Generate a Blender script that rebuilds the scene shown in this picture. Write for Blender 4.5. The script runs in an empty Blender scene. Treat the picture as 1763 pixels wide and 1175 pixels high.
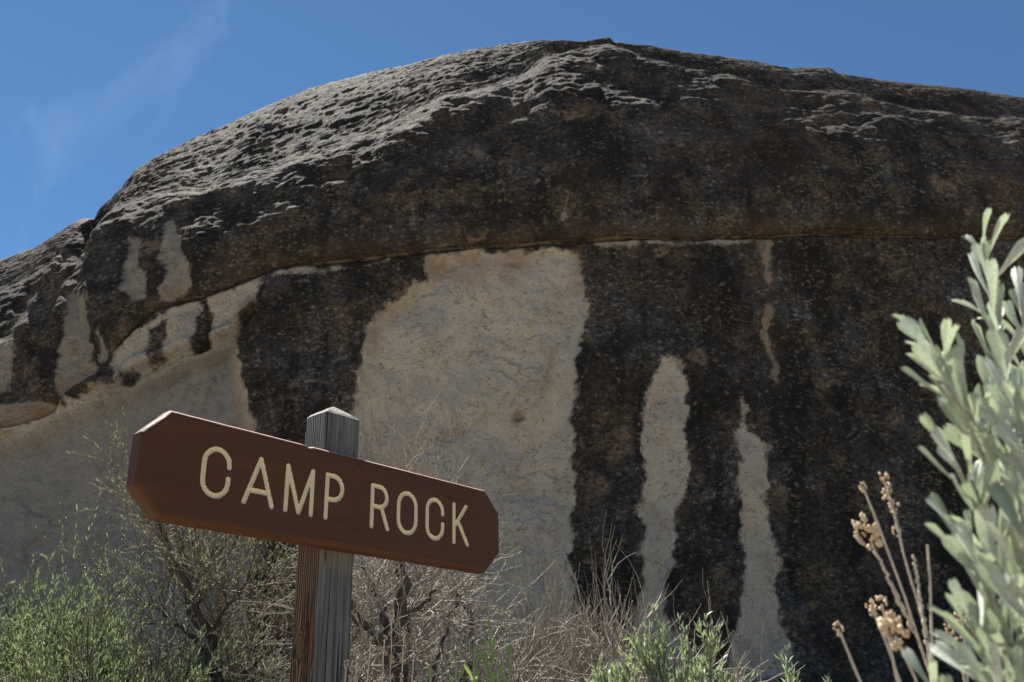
import bpy, math, random
import numpy as np
from mathutils import Matrix, Vector

# ------------------------------------------------------------------ camera, sky, sun, exposure
scene = bpy.context.scene
COL = scene.collection
CAM_H = 0.75
cd = bpy.data.cameras.new('camera'); cam = bpy.data.objects.new('camera', cd); COL.objects.link(cam)
cam.location = (0, 0, CAM_H); cam.rotation_euler = (math.radians(90) + 0.42253, 0, 0)
cd.sensor_width = 36.0; cd.lens = 36.0 * 1654.3 / 1763.0
cd.clip_start = 0.05; cd.clip_end = 4000
cd.dof.use_dof = True; cd.dof.focus_distance = 2.25; cd.dof.aperture_fstop = 11.0
scene.camera = cam

SUN_AZ = math.radians(-35)      # from +Y (behind the rock) towards -X
SUN_EL = math.radians(59)
SUN_DIR = Vector((math.sin(SUN_AZ) * math.cos(SUN_EL), math.cos(SUN_AZ) * math.cos(SUN_EL), math.sin(SUN_EL)))
w = bpy.data.worlds.new('World'); scene.world = w; w.use_nodes = True
wn = w.node_tree.nodes; wl = w.node_tree.links; wn.clear()
sky = wn.new('ShaderNodeTexSky'); sky.sky_type = 'NISHITA'; sky.sun_disc = False
sky.sun_elevation = SUN_EL; sky.sun_rotation = SUN_AZ
sky.altitude = 3200; sky.air_density = 0.75; sky.dust_density = 0.12; sky.ozone_density = 4.0
bg = wn.new('ShaderNodeBackground'); bg.inputs['Strength'].default_value = 0.05
wo = wn.new('ShaderNodeOutputWorld')
# thin high cirrus, spread over the whole sky
tc = wn.new('ShaderNodeTexCoord'); mp = wn.new('ShaderNodeMapping')
mp.inputs['Rotation'].default_value = (0.2, -0.9, -0.4); mp.inputs['Scale'].default_value = (3.4, 1.2, 1.2); mp.inputs['Location'].default_value = (3.36, 6.01, 3.06)
nz = wn.new('ShaderNodeTexNoise'); nz.inputs['Scale'].default_value = 1.3; nz.inputs['Detail'].default_value = 9; nz.inputs['Distortion'].default_value = 0.5
cr = wn.new('ShaderNodeValToRGB'); cr.color_ramp.elements[0].position = 0.645; cr.color_ramp.elements[1].position = 0.85
cr.color_ramp.elements[0].color = (0, 0, 0, 1); cr.color_ramp.elements[1].color = (0.26, 0.26, 0.26, 1)
mx = wn.new('ShaderNodeMix'); mx.data_type = 'RGBA'
wl.new(tc.outputs['Generated'], mp.inputs['Vector']); wl.new(mp.outputs[0], nz.inputs['Vector']); wl.new(nz.outputs[0], cr.inputs[0])
wl.new(cr.outputs[0], mx.inputs[0]); wl.new(sky.outputs[0], mx.inputs[6]); mx.inputs[7].default_value = (9.0, 9.3, 10.0, 1)
tint = wn.new('ShaderNodeMix'); tint.data_type = 'RGBA'; tint.blend_type = 'MULTIPLY'; tint.inputs[0].default_value = 1.0; tint.inputs[7].default_value = (0.78, 1.0, 0.99, 1)
wl.new(mx.outputs[2], tint.inputs[6]); wl.new(tint.outputs[2], bg.inputs[0]); wl.new(bg.outputs[0], wo.inputs[0])

sd = bpy.data.lights.new('sun', 'SUN'); sd.energy = 5.0; sd.angle = math.radians(0.53); sd.color = (1.0, 0.955, 0.88)
sun = bpy.data.objects.new('sun', sd); COL.objects.link(sun); sun.rotation_euler = SUN_DIR.to_track_quat('Z', 'Y').to_euler()

vs = scene.view_settings
vs.view_transform = 'Standard'; vs.look = 'None'; vs.gamma = 1.0; vs.use_curve_mapping = False; vs.exposure = 1.86
scene.render.engine = 'CYCLES'

# ------------------------------------------------------------------ measured outlines, in metres
LIP = [[-10.441,4.952],[-7.66,5.476],[-6.922,5.677],[-6.059,6.052],[-5.821,6.432],[-5.564,6.757],[-5.255,7.067],[-4.617,7.229],[-3.764,7.603],[-3.509,7.711],[-2.809,7.796],[-2.108,7.847],[-1.237,7.97],[-0.451,8.023],[0.162,8.062],[0.689,8.105],[1.085,8.13],[1.571,8.178],[2.814,8.189],[3.356,8.25],[3.903,8.294],[4.643,8.373],[5.573,8.387],[6.335,8.42],[6.916,8.445],[8.152,8.554],[11.849,8.832]]
TERM = [[-11.535,14.491,6.906],[-8.797,14.25,8.317],[-7.91,14.23,8.932],[-7.764,14.408,9.66],[-7.318,14.242,9.429],[-6.869,14.234,9.752],[-6.356,14.143,9.895],[-5.765,13.892,9.85],[-5.157,13.598,9.646],[-4.885,13.597,9.806],[-4.379,13.762,10.151],[-3.571,13.625,10.293],[-2.81,13.658,10.639],[-2.438,13.731,10.936],[-1.864,13.844,11.395],[-1.27,13.96,11.869],[-0.437,14.006,12.101],[0.198,14.143,12.546],[0.645,14.378,13.253],[1.316,14.441,13.449],[1.876,14.467,13.5],[2.398,14.351,13.105],[3.454,14.269,12.76],[4.49,14.207,12.437],[5.326,14.212,12.241],[6.093,14.283,12.219],[7.117,14.294,11.91],[8.229,14.419,11.876],[9.547,14.629,11.905],[13.81,15.555,11.876]]
SIL = [[-12.348,15.201,8.102],[-9.479,15.163,9.403],[-8.822,15.038,9.627],[-8.217,15.127,10.217],[-7.453,14.366,9.622],[-7.392,14.643,10.096],[-7.153,14.963,10.766],[-7.024,15.161,11.198],[-6.139,15.21,11.83],[-5.4,15.189,12.208],[-4.701,15.329,12.746],[-4.102,15.539,13.271],[-3.415,15.507,13.522],[-2.108,15.262,13.668],[-0.946,15.139,13.915],[-0.134,15.115,14.071],[0.556,14.866,13.969],[1.334,14.6,13.703],[1.621,14.633,13.761],[1.911,14.687,13.839],[1.963,14.595,13.67],[2.708,14.766,13.706],[3.6,14.76,13.514],[4.629,14.851,13.435],[5.372,14.787,13.153],[5.7,14.9,13.276],[6.199,15.017,13.361],[6.323,14.938,13.195],[7.044,15.07,13.176],[8.21,15.176,13.092],[9.434,15.356,13.095],[10.212,15.486,13.041],[14.367,16.037,12.646]]
NOSE = [[-6.92,8.864],[-6.571,7.561],[-6.245,7.024],[-5.913,6.505],[-5.798,6.162]]
PALE_W = {'alcove':[[-1.213,7.94],[-1.27,7.568],[-1.567,7.375],[-1.857,7.094],[-2.046,6.716],[-2.14,6.168],[-2.188,5.629],[-2.207,5.281],[-2.238,4.604],[-2.218,3.332],[-2.092,1.772],[0.846,1.772],[0.758,2.573],[0.701,3.162],[0.778,3.624],[0.832,4.178],[0.873,4.924],[0.906,5.618],[0.989,6.149],[1.087,6.698],[1.124,7.274],[1.08,7.858],[0.953,8.019],[0.425,8.003],[-0.361,7.995]],'left':[[-9.499,5.004],[-7.683,5.445],[-6.897,5.649],[-5.678,5.921],[-5.415,6.216],[-4.652,6.461],[-4.016,6.642],[-3.901,6.21],[-3.751,5.663],[-3.599,5.178],[-3.45,4.627],[-3.501,3.812],[-3.253,1.777],[-8.52,1.872]],'band':[[-3.696,7.587],[-3.776,7.146],[-4.024,6.857],[-4.002,6.563],[-4.646,6.397],[-5.406,6.138],[-5.762,5.894],[-5.833,6.354],[-5.57,6.704],[-5.189,7.042],[-4.634,7.193]],'s1':[[2.198,6.134],[2.368,6.13],[2.498,5.903],[2.476,5.281],[2.409,4.602],[2.356,4.192],[2.19,3.791],[2.038,3.323],[1.941,3.018],[1.981,2.574],[2.181,2.291],[2.168,1.768],[1.488,1.769],[1.604,3.016],[1.681,3.785],[1.777,4.598],[1.868,5.268],[2.014,5.801]],'s2':[[3.212,5.543],[3.274,5.474],[3.317,5.127],[3.467,4.874],[3.474,4.371],[3.488,3.807],[3.519,3.337],[3.429,2.883],[3.459,2.442],[3.551,2.16],[3.502,1.776],[2.678,1.769],[2.788,2.295],[2.976,2.877],[3.059,3.331],[3.069,3.954],[3.058,4.613],[3.13,5.126]],'s3':[[3.717,8.24],[4.06,8.278],[4.069,8.1],[3.939,7.641],[3.885,7.342],[3.93,6.959],[3.836,6.393],[3.861,6.026],[3.836,5.666],[3.777,5.664],[3.771,6.205],[3.645,6.478],[3.67,6.85],[3.83,7.342],[3.787,7.731]],'strip':[[1.132,8.103],[1.581,8.147],[2.829,8.16],[3.736,8.242],[3.722,8.174],[3.174,8.092],[2.643,8.124],[1.927,8.07],[1.395,8.066]],'strip2':[[-3.585,7.647],[-2.819,7.764],[-2.116,7.816],[-1.947,7.845],[-2.811,7.698],[-3.51,7.581]]}
PALE_C = {'c1':[[-6.163,8.603],[-5.979,8.577],[-5.733,8.069],[-5.524,7.57],[-5.462,7.213],[-5.704,7.195],[-5.915,7.412],[-6.045,8.043]],'c2':[[-5.569,8.864],[-5.434,8.947],[-5.13,8.456],[-4.862,7.723],[-4.681,7.336],[-4.982,7.162],[-5.192,7.19],[-5.401,8.115]],'sh':[[-7.153,7.768],[-6.558,7.482],[-6.36,7.188],[-6.363,6.824],[-6.247,6.45],[-6.087,6.092],[-6.724,5.844],[-6.873,6.293],[-6.965,7.023]],'sh2':[[-8.342,6.857],[-7.954,6.923],[-7.713,6.871],[-7.55,6.34],[-7.597,5.955],[-8.014,5.888]],'tan':[[1.001,9.894],[1.087,9.732],[1.051,9.38],[0.96,9.087],[0.982,8.703],[0.907,8.354],[0.641,8.35],[0.718,8.754],[0.835,9.141],[0.908,9.499]],'ledge':[[-8.226,5.499],[-7.696,5.761],[-7.149,5.829],[-6.724,5.844],[-6.123,6.131],[-6.093,6.049],[-6.993,5.668],[-7.762,5.467],[-8.433,5.353]],'tip':[[-6.122,6.842],[-5.94,6.478],[-5.981,6.222],[-6.21,6.61]]}
DARK_W = {'d1':[[-5.44,6.691],[-5.175,6.831],[-5.08,6.274],[-5.341,6.156]],'d2':[[-4.669,7.182],[-4.486,7.238],[-4.431,6.413],[-4.671,6.387]],'d3':[[-2.468,3.559],[-2.158,3.561],[-2.112,2.947],[-2.414,2.952]]}
RUST_W = {'top':[[-1.241,7.938],[0.433,8.053],[0.157,7.554],[-0.184,7.314],[-1.073,7.547],[-1.358,7.567]],'s3r':[[3.717,8.24],[4.06,8.278],[3.901,7.344],[3.966,6.964],[3.836,5.666],[3.67,6.205],[3.626,6.76],[3.796,7.34]],'edge':[[-2.046,6.716],[-1.857,7.094],[-1.27,7.568],[-1.087,7.624],[-1.638,6.993],[-1.946,6.343]],'r5':[[0.953,8.019],[1.143,7.859],[1.157,7.274],[1.046,7.273]],'le':[[-4.008,6.586],[-3.599,5.178],[-3.721,5.183],[-4.122,6.402]],'spot':[[0.053,5.522],[0.167,5.523],[0.166,5.305],[0.069,5.308]],'r7':[[0.401,5.964],[0.612,6.328],[0.478,5.609],[0.275,5.521]],'band':[[-4.058,6.966],[-3.859,7.222],[-3.776,6.767],[-4.0,6.622]]}
RUST_C = {'a':[[-4.531,7.755],[-4.171,7.739],[-4.141,7.45],[-4.45,7.35]],'lip2':[[-3.354,7.762],[-1.233,8.074],[1.044,8.268],[1.052,8.149],[-1.254,7.982],[-3.36,7.745]],'b':[[2.637,10.256],[3.046,10.45],[3.083,9.699],[2.648,9.549]],'n':[[-0.671,8.204],[-0.359,8.276],[-0.326,8.119],[-0.585,8.057]],'c':[[0.928,8.921],[1.101,8.812],[1.053,8.497],[0.874,8.5]],'d':[[-1.467,11.055],[-0.955,10.862],[-0.869,10.299],[-1.357,10.353]],'e':[[8.357,12.422],[9.892,12.533],[8.173,8.626],[6.933,8.513]],'f':[[3.82,11.91],[6.073,12.159],[5.021,9.193],[3.458,9.342]]}
DENTS = [['w',2.618,6.678,0.3,0.17],['w',0.11,5.407,0.08,0.16],['w',-0.454,6.364,0.06,0.07],['w',-0.896,5.045,0.16,0.05],['w',1.833,8.001,0.4,0.06],['w',3.032,7.507,0.35,-0.08],['w',-2.76,7.114,0.6,-0.14],['w',-2.967,5.47,0.5,-0.06]]
GROOVES = [['w',[[4.292,5.906],[4.554,5.643],[4.883,5.303]],0.035,0.07],['w',[[-4.023,5.28],[-3.922,5.449],[-3.811,5.599]],0.04,0.08],['w',[[3.271,2.443],[3.298,2.227],[3.357,1.947]],0.015,0.03],['w',[[3.047,2.224],[2.998,1.947],[3.121,1.808]],0.015,0.03],['w',[[-0.682,6.222],[-0.581,6.291],[-0.465,6.347]],0.015,0.03],['w',[[-0.139,6.606],[-0.26,6.239],[-0.236,5.88]],0.05,0.03],['w',[[0.485,5.963],[0.609,6.235],[0.676,6.422]],0.04,0.03],['w',[[2.528,5.54],[2.481,5.99],[2.367,6.151]],0.05,0.05],['w',[[0.067,6.331],[0.41,6.698],[0.672,7.076]],0.05,0.02]]
LOWCRACK = [[-8.919,4.779],[-7.655,5.392],[-6.924,5.634],[-5.668,5.862],[-5.41,6.178],[-4.651,6.432],[-4.012,6.615],[-3.824,6.962]]
NODULE = [-0.506,12.575,8.158]
SHOOTS = [[[[0.3382,0.63,0.8344],[0.332,0.62,0.899],[0.3296,0.61,0.9512],[0.3313,0.6,1.0057],[0.3361,0.6,1.068],[0.3377,0.6,1.0963]],37,1.0],[[[0.332,0.62,0.899],[0.3109,0.6,0.9479],[0.295,0.59,0.9766],[0.2866,0.59,0.9994],[0.2776,0.59,1.0142]],33,0.95],[[[0.3002,0.57,0.9012],[0.2846,0.56,0.9422],[0.2676,0.55,0.9689],[0.26,0.55,0.9864]],16,0.9],[[[0.3209,0.61,0.8181],[0.295,0.58,0.8544],[0.2833,0.57,0.887],[0.2728,0.56,0.9092],[0.2668,0.56,0.9237]],22,1.0],[[[0.3117,0.6,0.7626],[0.2859,0.57,0.8104],[0.2735,0.56,0.8443],[0.2661,0.56,0.8658],[0.2602,0.56,0.8794]],27,1.0],[[[0.3844,0.68,0.8724],[0.3855,0.67,0.9622],[0.3861,0.66,1.0313],[0.3901,0.66,1.0797]],24,0.95],[[[0.2988,0.58,0.7446],[0.2722,0.56,0.7762],[0.2635,0.56,0.8032],[0.2588,0.56,0.825]],21,1.0],[[[0.3044,0.62,0.7229],[0.2624,0.58,0.7533],[0.2477,0.58,0.7772],[0.239,0.58,0.7926]],15,0.8],[[[0.4088,0.69,0.8347],[0.4295,0.69,0.9506],[0.4509,0.69,1.0741],[0.4627,0.69,1.1427]],12,1.0],[[[0.321,0.57,0.8696],[0.3105,0.56,0.8985],[0.3066,0.55,0.9314],[0.3087,0.55,0.9574]],18,1.0],[[[0.2992,0.55,0.7729],[0.2885,0.54,0.8163],[0.282,0.53,0.8517],[0.2828,0.53,0.8774]],12,1.0]]
SAGE_DRY = [[0.3046,0.6,0.9167],[0.3145,0.61,0.9157],[0.318,0.62,0.9578]]
STALKS = [[[[0.3116,0.76,0.7168],[0.3134,0.76,0.8119],[0.3172,0.76,0.8604],[0.3094,0.76,0.9049],[0.308,0.76,0.9326],[0.306,0.76,0.9516],[0.3035,0.76,0.9651]],[(1,0.55),(0.93,0.5),(0.86,0.4),(0.97,0.5)]],[[[0.3159,0.77,0.8359],[0.3068,0.77,0.8887],[0.2981,0.77,0.9209],[0.2931,0.77,0.9494],[0.289,0.77,0.963]],[(1,0.35)]],[[[0.2993,0.74,0.845],[0.2905,0.74,0.8703],[0.2808,0.74,0.9008],[0.2763,0.74,0.9151]],[(1,1.0),(0.95,0.7)]],[[[0.2887,0.72,0.7255],[0.2974,0.72,0.8184],[0.3074,0.72,0.8629],[0.3148,0.72,0.8967],[0.3117,0.72,0.9063]],[]],[[[0.3091,0.78,0.7505],[0.2965,0.78,0.8178],[0.292,0.78,0.8457],[0.2853,0.78,0.8669]],[(1,0.5)]],[[[0.2781,0.76,0.7505],[0.2608,0.76,0.8119],[0.2538,0.76,0.839],[0.2503,0.76,0.8484]],[(1,0.4)]],[[[0.3511,0.8,0.7228],[0.3577,0.8,0.8195],[0.3618,0.8,0.8527],[0.3633,0.8,0.8654]],[(1,0.55)]],[[[0.3577,0.8,0.8195],[0.3555,0.8,0.8415],[0.3521,0.8,0.8536]],[(1,0.4),(0.7,0.35)]],[[[0.2657,0.66,0.7949],[0.2587,0.66,0.82],[0.2535,0.66,0.8328]],[(1,0.95),(0.93,0.8)]],[[[0.3003,0.79,0.8186],[0.2985,0.79,0.8558],[0.2968,0.79,0.8739]],[(1,0.5)]],[[[0.3106,0.75,0.8378],[0.3122,0.75,0.8851],[0.3121,0.75,0.9051]],[]]]
SAGE_LIMBS = [[[[-0.968,3.5,0.878],[-1.013,3.5,1.035],[-1.079,3.5,1.189],[-1.104,3.45,1.271],[-1.142,3.4,1.362],[-1.194,3.38,1.459],[-1.254,3.35,1.545]],0.024,0.006],[[[-1.013,3.5,1.035],[-1.082,3.53,1.144],[-1.139,3.55,1.186],[-1.227,3.6,1.253],[-1.305,3.62,1.307],[-1.385,3.65,1.343]],0.014,0.004],[[[-1.079,3.5,1.189],[-1.166,3.6,1.273],[-1.217,3.65,1.407],[-1.271,3.7,1.526],[-1.273,3.7,1.605]],0.013,0.004],[[[-1.053,3.5,1.141],[-1.015,3.4,1.225],[-0.934,3.35,1.295],[-0.875,3.3,1.373]],0.01,0.003],[[[-0.987,3.5,0.988],[-0.934,3.6,1.092],[-0.86,3.6,1.172],[-0.804,3.6,1.242]],0.012,0.004],[[[-1.104,3.45,1.271],[-1.104,3.5,1.38],[-1.059,3.5,1.484],[-1.023,3.5,1.537]],0.008,0.003]]
DEAD_LIMBS = [[[[-0.352,3.3,0.819],[-0.365,3.3,1.019],[-0.381,3.3,1.118],[-0.375,3.3,1.23],[-0.375,3.32,1.348],[-0.375,3.32,1.427]],0.0338,0.014],[[[-0.369,3.3,1.019],[-0.408,3.25,1.131],[-0.451,3.2,1.17],[-0.503,3.18,1.203],[-0.52,3.16,1.255]],0.026,0.0112],[[[-0.397,3.27,1.115],[-0.429,3.3,1.23],[-0.465,3.35,1.334],[-0.523,3.4,1.412]],0.0182,0.0084],[[[-0.375,3.3,1.155],[-0.347,3.35,1.227],[-0.294,3.4,1.293],[-0.265,3.4,1.332]],0.0143,0.0056],[[[-0.352,3.3,0.819],[-0.454,3.3,0.992],[-0.513,3.3,1.037],[-0.553,3.3,1.064]],0.0182,0.0084],[[[-0.354,3.5,0.823],[-0.25,3.55,1.166],[-0.228,3.55,1.266],[-0.192,3.55,1.327]],0.0169,0.0056],[[[-0.23,3.7,0.828],[-0.142,3.7,1.163],[-0.151,3.7,1.267],[-0.2,3.7,1.352],[-0.246,3.7,1.416]],0.0182,0.0056]]

# ------------------------------------------------------------------ helpers
def link(o, parent=None):
    COL.objects.link(o)
    if parent is not None: o.parent = parent
    return o
def tag(o, label, cat, group=None):
    o['label'] = label; o['category'] = cat
    if group: o['group'] = group
    return o
def empty(name, loc=(0, 0, 0), parent=None):
    o = bpy.data.objects.new(name, None); o.location = loc; o.empty_display_size = 0.1
    return link(o, parent)
def mesh_np(name, V, F, mat=None, smooth=True, uv=None):
    """V (n,3); F list of integer arrays, each (m,k)"""
    me = bpy.data.meshes.new(name)
    V = np.ascontiguousarray(V, dtype=np.float32); me.vertices.add(len(V)); me.vertices.foreach_set('co', V.ravel())
    F = [np.asarray(f, dtype=np.int32) for f in F if len(f)]
    nl = sum(f.size for f in F); nf = sum(len(f) for f in F)
    me.loops.add(nl); me.polygons.add(nf)
    me.loops.foreach_set('vertex_index', np.concatenate([f.ravel() for f in F]))
    tot = np.concatenate([np.full(len(f), f.shape[1], dtype=np.int32) for f in F])
    st = np.concatenate([[0], np.cumsum(tot)[:-1]]).astype(np.int32)
    me.polygons.foreach_set('loop_start', st); me.polygons.foreach_set('loop_total', tot)
    me.polygons.foreach_set('use_smooth', np.full(nf, smooth, dtype=bool))
    me.update(calc_edges=True); me.validate()
    if mat: me.materials.append(mat)
    return me
def mesh_obj(name, V, F, mat=None, parent=None, smooth=True):
    return link(bpy.data.objects.new(name, mesh_np(name, V, F, mat, smooth)), parent)
def set_attr(me, name, vals):
    a = me.attributes.new(name, 'FLOAT', 'POINT'); a.data.foreach_set('value', np.asarray(vals, dtype=np.float32).ravel())

# gradient noise in numpy
_rs = np.random.RandomState(7); _perm = _rs.permutation(512).astype(np.int64); _perm = np.concatenate([_perm, _perm, _perm])
_grad = _rs.normal(size=(512, 3)); _grad /= np.linalg.norm(_grad, axis=1)[:, None]
def pnoise(P):
    P = np.asarray(P, dtype=np.float64); i = np.floor(P).astype(np.int64); f = P - i; u = f * f * f * (f * (f * 6 - 15) + 10); i &= 511
    def g(dx, dy, dz):
        h = _perm[_perm[_perm[(i[..., 0] + dx) & 511] + ((i[..., 1] + dy) & 511)] + ((i[..., 2] + dz) & 511)] & 511
        v = _grad[h]
        return v[..., 0] * (f[..., 0] - dx) + v[..., 1] * (f[..., 1] - dy) + v[..., 2] * (f[..., 2] - dz)
    x0 = g(0,0,0) * (1-u[...,0]) + g(1,0,0) * u[...,0]; x1 = g(0,1,0) * (1-u[...,0]) + g(1,1,0) * u[...,0]
    x2 = g(0,0,1) * (1-u[...,0]) + g(1,0,1) * u[...,0]; x3 = g(0,1,1) * (1-u[...,0]) + g(1,1,1) * u[...,0]
    y0 = x0 * (1-u[...,1]) + x1 * u[...,1]; y1 = x2 * (1-u[...,1]) + x3 * u[...,1]
    return (y0 * (1-u[...,2]) + y1 * u[...,2]) * 1.5
def fbm(P, octv=4, gain=0.5):
    a = 1.0; s = 0; f = 1.0
    for k in range(octv):
        s = s + a * pnoise(P * f + k * 17.3); a *= gain; f *= 2.03
    return s
def sstep(a, b, x):
    t = np.clip((x - a) / (b - a), 0, 1); return t * t * (3 - 2 * t)

# node helpers
class NT:
    def __init__(self, name):
        self.m = bpy.data.materials.new(name); self.m.use_nodes = True; self.t = self.m.node_tree; self.t.nodes.clear()
        self.out = self.t.nodes.new('ShaderNodeOutputMaterial')
    def n(self, typ, **kw):
        nd = self.t.nodes.new(typ)
        for k, v in kw.items(): setattr(nd, k, v)
        return nd
    def put(self, sock, v):
        if isinstance(v, bpy.types.NodeSocket): self.t.links.new(v, sock)
        elif v is not None:
            if isinstance(v, tuple) and len(v) == 3 and sock.type == 'RGBA': v = v + (1,)
            sock.default_value = v
    def coord(self): return self.n('ShaderNodeTexCoord').outputs['Object']
    def mapping(self, vec, scale=(1,1,1), rot=(0,0,0), loc=(0,0,0)):
        d = self.n('ShaderNodeMapping'); self.put(d.inputs['Vector'], vec)
        d.inputs['Scale'].default_value = scale; d.inputs['Rotation'].default_value = rot; d.inputs['Location'].default_value = loc
        return d.outputs[0]
    def noise(self, vec, scale, detail=4, rough=0.55, dist=0.0):
        d = self.n('ShaderNodeTexNoise'); self.put(d.inputs['Vector'], vec); d.inputs['Scale'].default_value = scale
        d.inputs['Detail'].default_value = detail; d.inputs['Roughness'].default_value = rough; d.inputs['Distortion'].default_value = dist
        return d.outputs[0]
    def voro(self, vec, scale, feature='F1', out=0):
        d = self.n('ShaderNodeTexVoronoi'); d.feature = feature; self.put(d.inputs['Vector'], vec); d.inputs['Scale'].default_value = scale
        return d.outputs[out]
    def math(self, op, a, b=None, c=None, clamp=False):
        d = self.n('ShaderNodeMath', operation=op, use_clamp=clamp)
        for i, v in enumerate((a, b, c)):
            if v is not None: self.put(d.inputs[i], v)
        return d.outputs[0]
    def range(self, v, a, b, lo=0.0, hi=1.0, smooth=True):
        d = self.n('ShaderNodeMapRange'); d.interpolation_type = 'SMOOTHSTEP' if smooth else 'LINEAR'
        self.put(d.inputs[0], v)
        for i, x in enumerate((a, b, lo, hi)): d.inputs[i + 1].default_value = x
        return d.outputs[0]
    def mix(self, fac, a, b, blend='MIX'):
        d = self.n('ShaderNodeMix'); d.data_type = 'RGBA'; d.blend_type = blend
        self.put(d.inputs[0], fac); self.put(d.inputs[6], a); self.put(d.inputs[7], b); return d.outputs[2]
    def ramp(self, v, stops):
        d = self.n('ShaderNodeValToRGB'); self.put(d.inputs[0], v); e = d.color_ramp.elements
        while len(e) < len(stops): e.new(0.5)
        for k, (p, c) in enumerate(stops): e[k].position = p; e[k].color = c + (1,) if len(c) == 3 else c
        return d.outputs[0]
    def attr(self, name):
        d = self.n('ShaderNodeAttribute'); d.attribute_name = name; return d.outputs['Fac']
    def sep(self, v):
        d = self.n('ShaderNodeSeparateXYZ'); self.put(d.inputs[0], v); return d.outputs
    def bump(self, h, strength=0.5, dist=0.02, normal=None):
        d = self.n('ShaderNodeBump'); self.put(d.inputs['Height'], h); d.inputs['Strength'].default_value = strength; d.inputs['Distance'].default_value = dist
        if normal is not None: self.put(d.inputs['Normal'], normal)
        return d.outputs[0]
    def bsdf(self, col, rough=0.85, normal=None, spec=0.2):
        d = self.n('ShaderNodeBsdfPrincipled'); self.put(d.inputs['Base Color'], col); self.put(d.inputs['Roughness'], rough)
        d.inputs['Specular IOR Level'].default_value = spec
        if normal is not None: self.put(d.inputs['Normal'], normal)
        return d.outputs[0]
    def end(self, sh): self.t.links.new(sh, self.out.inputs['Surface']); return self.m

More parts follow.
